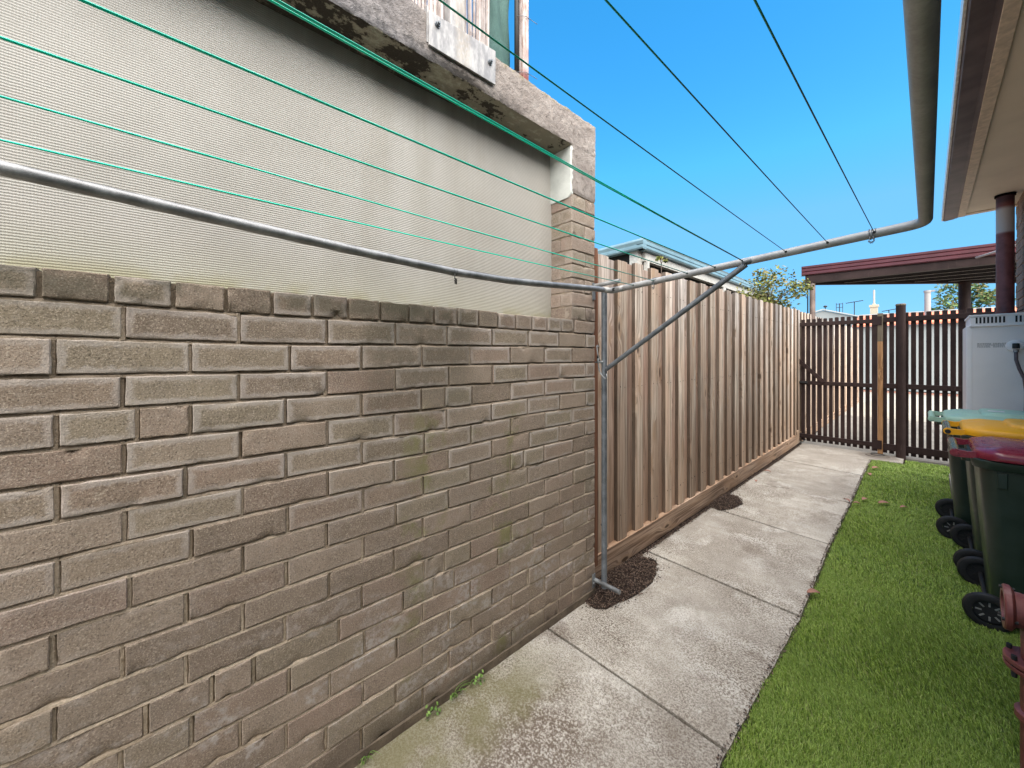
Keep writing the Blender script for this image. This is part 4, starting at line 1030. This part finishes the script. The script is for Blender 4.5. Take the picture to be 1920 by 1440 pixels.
# ------------------------------------------------------------------ neighbour's garage beyond the paling fence
gr = thing('garage', 'neighbouring open garage with blue grey gutter showing over the paling fence', 'garage', (-3, 7, 0))
Zg = 3.03
def gp2(y): return [(-1.46, y, Zg), (-1.445, y, Zg+.02), (-1.445, y, Zg+.055), (-1.46, y, Zg+.065), (-1.445, y, Zg+.075), (-1.445, y, Zg+.115), (-1.455, y, Zg+.125), (-1.44, y, Zg+.155), (-1.55, y, Zg+.155), (-1.55, y, Zg)]
m_ = MB(); m_.loft([gp2(5.05), gp2(12)]); m_.build('side_gutter', M_bgutter, gr, recalc=True)
m_ = MB(); m_.loft([[(x, 5.05-(.015 if k in (1,2,5,6) else 0), z) for k, z in enumerate((Zg, Zg+.02, Zg+.055, Zg+.065, Zg+.075, Zg+.115, Zg+.125, Zg+.155))]+[(x, 5.15, Zg+.155), (x, 5.15, Zg)] for x in (-5.5, -1.447)]); m_.build('front_gutter', M_bgutter, gr, recalc=True)
m_ = MB(); m_.box(-5.5, -1.56, 5.16, 12, Zg+.05, Zg+.14); m_.build('roof', M_bgutter, gr)
m_ = MB(); m_.box(-1.60, -1.52, 5.25, 12, Zg-.14, Zg-.005); m_.build('side_beam', M_post_w, gr)
m_ = MB(); m_.box(-1.72, -1.58, 5.13, 5.27, 0, Zg+.04); m_.build('post', M_post_w, gr, bevel=.004)
m_ = MB(); m_.box(-1.565, -1.50, 5.28, 5.34, 0, Zg-.142); m_.build('post', M_post_w, gr)
m_ = MB(); m_.box(-1.60, -1.52, 8.5, 8.64, 0, Zg-.142); m_.build('post', M_post_w, gr)
m_ = MB(); m_.box(-5.5, -1.73, 5.2, 5.24, 0, Zg+.04); m_.box(-5.5, -5.4, 5.3, 12, 0, Zg+.04); m_.box(-5.4, -1.62, 11.9, 12, 0, Zg+.04); m_.box(-5.4, -1.62, 5.3, 12, Zg+.03, Zg+.045); m_.build('shade_lining', M_void, gr)  # near-black inner faces put the open garage's shade into colour

# ------------------------------------------------------------------ vegetation
def leaf_cloud(mb, c, rad, n, size, rg, flat=1.0, clumps=9, hollow=.25):
    cs = []
    for _ in range(clumps):
        d = Vector((rg.gauss(0,1), rg.gauss(0,1), rg.gauss(0,1))).normalized()*rg.uniform(.35, .85)
        cs.append((Vector((c[0]+d.x*rad[0], c[1]+d.y*rad[1], c[2]+d.z*rad[2])), rg.uniform(.28, .5)))
    for _ in range(n):
        cc, cr = rg.choice(cs); d = Vector((rg.gauss(0,1), rg.gauss(0,1), rg.gauss(0,1))).normalized()*rg.uniform(.15, 1)**.6*cr
        p = cc+Vector((d.x*rad[0], d.y*rad[1], d.z*rad[2]))
        u = Vector((rg.gauss(0,1), rg.gauss(0,1), rg.gauss(0,.6))).normalized(); v = u.orthogonal().normalized(); v = (Matrix.Rotation(rg.uniform(0, 6.28), 3, u) @ v)
        s_ = size*rg.uniform(.6, 1.3); a = p-u*s_; b = p+v*s_*.45; e = p+u*s_; f = p-v*s_*.45; mb.quad(a, b, e, f)
    return cs
def tree(name, label, cat, base, c, rad, n, size, mat, seed, tr=.06, group=None, clumps=9):
    rg = random.Random(seed); t = thing(name, label, cat, base, group)
    m_ = MB(); cs = leaf_cloud(m_, c, rad, n, size, rg, clumps=clumps); m_.build('crown', mat, t)
    m_ = MB(); b = Vector(base); f = Vector((c[0], c[1], c[2]-rad[2]*.5)); m_.tube([b, (b+f)/2+Vector((tr, 0, 0)), f], [tr, tr*.75, tr*.5], 8)
    for cc, cr in cs: m_.tube([f-Vector((0, 0, rad[2]*.2)), (f+cc)/2+Vector((0, 0, .05)), cc], [tr*.4, tr*.25, tr*.08], 5)
    m_.build('trunk', M_bark, t, smooth='all'); return t
tree('leafy_shrub', 'yellow green autumn shrub rising behind the paling fence at the garage', 'shrub', (-.75, 8.2, -.05), (-.62, 8.0, 2.58), (.62, .5, .52), 3000, .036, M_vine, 4, .03, clumps=20)
tree('leafy_shrub', 'tiny leafy sprig poking out between the garage posts', 'shrub', (-1.35, 5.5, 0), (-1.22, 5.15, 2.83), (.09, .09, .09), 60, .03, M_vine, 9, .01, clumps=4)
tree('garden_tree', 'bushy green tree seen under the carport beside its rear post', 'tree', (2.6, 25, 0), (2.5, 25, 3.4), (1.15, 1, 1.25), 2600, .085, M_leafg, 21, .1, 'trees beyond the gate', 14)
tree('garden_tree', 'thin bare branched tree seen right beside the downpipe', 'tree', (4.3, 25, 0), (4.2, 25, 3.9), (.9, .8, 1.1), 500, .07, M_leafg, 22, .08, 'trees beyond the gate', 12)
tree('garden_tree', 'sparse low green tree beside the white flue pipe', 'tree', (1.5, 25, 0), (1.45, 25, 3.35), (.6, .6, .6), 350, .07, M_leafg, 23, .06, 'trees beyond the gate', 10)
for i, (x, y) in enumerate(((-.235, 9.2), (-.205, 9.25), (-.175, 9.3))):
    m_ = MB(); m_.tube([(x, y, 0), (x, y, 2.78)], .011, 8); o = m_.build('steel_rod', M_black, smooth=True)
    tag(o, ('leftmost', 'middle', 'rightmost')[i]+' of three thin dark steel rods standing beyond the paling fence', 'rod', 'steel rods beyond the paling fence')

# ------------------------------------------------------------------ houses and roof things beyond the gate
wh = thing('white_house', 'low white walled house with terracotta tiled roof beyond the driveway', 'house', (3, 21, 0))
m_ = MB(); m_.box(-.62, 9.0, 20.42, 25, .1, 2.60); m_.build('wall', M_white, wh)
m_ = MB(); m_.box(-.64, 9.0, 20.39, 20.42, 0, .07); m_.build('wall_base', M_tan_base, wh)
m_ = MB(); m_.loft([[(x, 20.25, 2.60), (x, 22.4, 3.16), (x, 22.4, 3.20), (x, 20.25, 2.66)] for x in (-.7, 9.2)]); m_.build('roof', M_tile, wh, recalc=True)
m_ = MB(); m_.tube([(-.7, 22.42, 3.21), (9.2, 22.42, 3.21)], .045, 10); m_.build('ridge_cap', M_white, wh)
m_ = MB(); m_.loft([[(-.66, 20.3, 2.6), (-.66, 22.4, 3.17), (-.66, 24.6, 2.6)], [(-.60, 20.3, 2.6), (-.60, 22.4, 3.17), (-.60, 24.6, 2.6)]]); m_.build('gable', M_white, wh, recalc=True)
gh = thing('gabled_outbuilding', 'small white gabled building beyond the gate, left of the tiled roof', 'building', (-2, 24, 0))
m_ = MB(); m_.loft([[(-3.4, y, 0), (-.72, y, 0), (-.72, y, 3.25), (-2.15, y, 3.72), (-3.4, y, 3.35)] for y in (24, 26)]); m_.build('wall', M_white, gh, recalc=True)
m_ = MB(); m_.bar((-.6, 23.98, 3.24), (-2.15, 23.98, 3.765), .10, .05); m_.bar((-2.15, 23.98, 3.765), (-3.5, 23.98, 3.36), .10, .05); m_.build('barge_board', M_post_w, gh)
ch = thing('chimney', 'cream rendered chimney with a slim white flue pole', 'chimney', (-.25, 22.9, 3))
m_ = MB(); m_.box(-.37, -.13, 22.8, 23.05, 2.9, 3.60); m_.build('stack', M_cream2, ch); m_ = MB(); m_.box(-.40, -.10, 22.77, 23.08, 3.60, 3.70); m_.box(-.3, -.2, 22.85, 23, 3.7, 3.76); m_.build('chimney_cap', M_cream2, ch)
m_ = MB(); m_.tube([(-.25, 22.9, 3.7), (-.25, 22.9, 4.36)], .035, 8); m_.build('flue_pole', M_post_w, ch)
fl = thing('flue_pipe', 'short white flue pipe with a flat cowl above the tiled roof', 'flue', (1.32, 21.5, 3))
m_ = MB(); m_.tube([(1.33, 21.6, 2.9), (1.33, 21.6, 3.90)], .085, 16); m_.build('pipe', M_white, fl, smooth=True)
m_ = MB(); m_.tube([(1.33, 21.6, 3.90), (1.33, 21.6, 3.98)], .105, 16); m_.bar((1.33, 21.6, 3.95), (1.52, 21.6, 3.95), .1, .05); m_.build('cowl', M_white, fl, smooth=True)
def antenna(x, z0, z1, wd, kind, label):
    t = thing('roof_antenna', label, 'antenna', (x, 24.2, z0)); m_ = MB(); m_.tube([(x, 24.2, z0), (x, 24.2, z1)], .018, 6); m_.build('mast', M_black, t)
    m_ = MB()
    if kind == 0:
        m_.tube([(x-wd, 24.2, z1-.05), (x+wd, 24.2, z1+.02)], .016, 6)
        for k in range(7): q = -1+2*k/6; m_.tube([(x+q*wd, 24.05, z1-.015+.035*q), (x+q*wd, 24.35, z1-.015+.035*q)], .01, 5)
    elif kind == 1:
        for q in (-1, 1): m_.tube([(x+q*wd, 24.2, z1-.45), (x+q*wd, 24.2, z1+.02)], .012, 5)
        for q in (-.03, -.2): m_.tube([(x-wd, 24.2, z1+q), (x+wd, 24.2, z1+q)], .012, 5)
    else: m_.tube([(x, 24.2, z1-.1), (x, 24.2, z1-.05), (x, 24.2, z1)], [.05, .09, .04], 8)
    m_.build('array', M_black, t)
antenna(-1.56, 3.4, 4.03, .12, 1, 'ladder shaped dark antenna on the gabled outbuilding roof')
antenna(-1.02, 3.2, 4.06, .30, 0, 'dark television antenna with a long boom left of the chimney')
antenna(-2.10, 3.70, 3.98, .08, 2, 'small dark roof vent mast on the gable peak')
antenna(.15, 3.1, 3.55, .22, 0, 'small low television antenna just right of the chimney')

# ------------------------------------------------------------------ mulch, weeds, dry leaves
def mulch(label, cx_, cy_, rx, ry, seed, n):
    rg = random.Random(seed); t = thing('mulch_patch', label, 'mulch', (cx_, cy_, 0))
    m_ = MB(); c0 = len(m_.v); N = 40; m_.v.append((cx_, cy_, .012))
    for q, zz in ((.5, .010), (.85, .006), (1.0, .001)):
        for k in range(N):
            a = 2*math.pi*k/N; w_ = q*(1+.16*nz(math.cos(a)*2, math.sin(a)*2, seed)+.06*nz(math.cos(a)*7, math.sin(a)*7, seed)); m_.v.append((max(cx_+rx*w_*math.cos(a), -.064 if cy_ > 1.9 else .0), cy_+ry*w_*math.sin(a), zz+.004*nz(k*.7, q*5, seed)))
    for k in range(N): m_.f.append((0, 1+k, 1+(k+1)%N))
    for r_ in range(2):
        for k in range(N): a = 1+r_*N+k; b = 1+r_*N+(k+1)%N; m_.f.append((a, a+N, b+N, b))
    m_.build('soil', M_soil, t, smooth='all')
    m_ = MB()
    for _ in range(n):
        a = rg.uniform(0, 6.283); q = math.sqrt(rg.random())*1.02; q += (abs(rg.gauss(0, .16)) if rg.random() < .16 else 0); x = cx_+rx*q*math.cos(a); y = cy_+ry*q*math.sin(a)
        if x < (-.06 if y > 1.86 else .012): continue
        L_ = rg.uniform(.004, .011)*(1+1.6*(rg.random() < .12)); d = Vector((rg.gauss(0,1), rg.gauss(0,1), rg.gauss(0,.35))).normalized(); p = Vector((x, y, .013*max(0, 1-q*q)+.004+rg.random()*.005))
        m_.bar(p-d*L_/2, p+d*L_/2, rg.uniform(.002, .005), rg.uniform(.0015, .003), (0.1, .2, 1))
    m_.build('chips', M_chip, t, kind='stuff')
mulch('large half round patch of dark mulch around the clothesline post foot', .045, 2.10, .135, .36, 3, 2900)
mulch('smaller round patch of dark mulch beside the fence plinth', .02, 3.97, .125, .25, 2, 1300)
dm = MB(); rg = random.Random(31)       # dirt strip between the slabs and the fence
for _ in range(2600):
    y = 1.9+rg.random()**1.3*5.4; x = rg.uniform(-.062, lerp(LE, y)+.025*rg.random()); z = -.012+rg.random()*.012 if x < lerp(LE, y) else .004
    L_ = rg.uniform(.005, .016); d = Vector((rg.gauss(0,1), rg.gauss(0,1), rg.gauss(0,.25))).normalized(); p = Vector((x, y, z)); dm.bar(p-d*L_/2, p+d*L_/2, rg.uniform(.002, .005), .002, (.1, .2, 1))
for _ in range(1500):
    y = rg.uniform(1.0, 7.1); x = lerp(RE, y)+rg.uniform(-.012, .012); L_ = rg.uniform(.003, .009); d = Vector((rg.gauss(0,1), rg.gauss(0,1), rg.gauss(0,.25))).normalized(); p = Vector((x, y, rg.uniform(-.02, .004) if x > lerp(RE, y) else .003)); dm.bar(p-d*L_/2, p+d*L_/2, rg.uniform(.002, .005), .002, (.1, .2, 1))
dm.build('garden_debris', M_chip, kind='stuff', label='brown bark crumbs and twigs along both edges of the path', category='debris')
ds = MB(); ds.quad((-.10, 1.86, -.016), (.20, 1.86, -.016), (.20, 7.65, -.016), (-.10, 7.65, -.016)); ds.build('soil_strip', M_soil, kind='structure')
def weed(label, x, y, n, h, seed, leafy=False):
    rg = random.Random(seed); m_ = MB()
    for _ in range(n):
        a = rg.uniform(-1.2, 1.2); L_ = h*rg.uniform(.5, 1.1); d = Vector((math.cos(a), math.sin(a), 0)); b = Vector((x+rg.uniform(-.004, .01), y+rg.uniform(-.03, .03), .0)); s_ = d.cross(Vector((0,0,1)))*.0022; pr = None
        for k in range(6):
            t = k/5; p = b+d*L_*.75*t*t+Vector((0, 0, L_*(1.1*t-.55*t*t))); w_ = s_*(1-t)**.6
            if pr: m_.quad(pr[0], pr[1], p+w_, p-w_)
            pr = (p-w_, p+w_)
    if leafy:
        for _ in range(26):
            p = Vector((x+rg.uniform(.002, .03), y+rg.uniform(-.03, .03), rg.uniform(.004, .045))); u = Vector((rg.gauss(0,1), rg.gauss(0,1), rg.gauss(0,.5))).normalized()*.008; v = u.orthogonal().normalized()*.005; m_.quad(p-u, p+v, p+u, p-v)
    o = m_.build('weed', M_weed); tag(o, label, 'weed')
weed('grassy green weed tuft growing against the foot of the brick wall', .014, .86, 14, .09, 1)
weed('small leafy green weed at the foot of the brick wall', .016, .955, 3, .04, 2, True)
weed('thin pale grass blades at the near foot of the brick wall', .014, .47, 7, .10, 3)
weed('tiny green weed in the gap between wall and path', .014, .735, 3, .035, 5, True)
def dry_leaf(label, x, y, L_, a, seed):
    L_ *= .75
    rg = random.Random(seed); m_ = MB(); base = 0; z = .012 if x < .86 else .012
    d = Vector((math.cos(a), math.sin(a), 0)); s_ = Vector((-d.y, d.x, 0)); N = 7
    for k in range(N+1):
        t = k/N; w_ = L_*.26*math.sin(math.pi*min(1, t*.92+.06))**.8+.001; p = Vector((x, y, z))+d*L_*(t-.5)+Vector((0, 0, .012*math.sin(t*3.1)))
        m_.v += [tuple(p-s_*w_+Vector((0,0,.007))), tuple(p), tuple(p+s_*w_*.9+Vector((0,0,.009)))]
    for k in range(N): a_ = k*3; m_.f += [(a_, a_+1, a_+4, a_+3), (a_+1, a_+2, a_+5, a_+4)]
    o = m_.build('dry_leaf', M_leafd, smooth='all'); md = o.modifiers.new('s', 'SOLIDIFY'); md.thickness = .0008; tag(o, label, 'leaf', 'dry leaves on the path and turf')
dry_leaf('largest pinkish dry leaf on the near edge of the path', .885, 2.82, .095, .75, 1)
dry_leaf('pinkish curled dry leaf on the turf near the path edge', .925, 5.04, .10, 1.2, 2)
dry_leaf('small pinkish dry leaf just nearer than the curled one, on the turf edge', .885, 4.84, .07, .2, 3)
dry_leaf('long thin pinkish dry leaf lying out on the turf', 1.06, 5.05, .13, .72, 4)
dry_leaf('faint small dry leaf farthest out on the turf', 1.19, 5.04, .08, .7, 5)
dry_leaf('pinkish dry leaf on the path beside the fence', .03, 5.36, .09, .2, 6)
dry_leaf('orange dry leaf lying at the slab joint beside the fence', .04, 4.85, .08, 2.0, 7)
dry_leaf('brown dry leaf on the slab joint near the turf', .81, 4.87, .09, 2.4, 8)
dry_leaf('pale dry leaf on the turf beside the far slab corner', .90, 6.55, .13, 1.0, 9)
dry_leaf('pale dry leaf on the turf just below the far slab', .87, 6.15, .11, 1.9, 10)
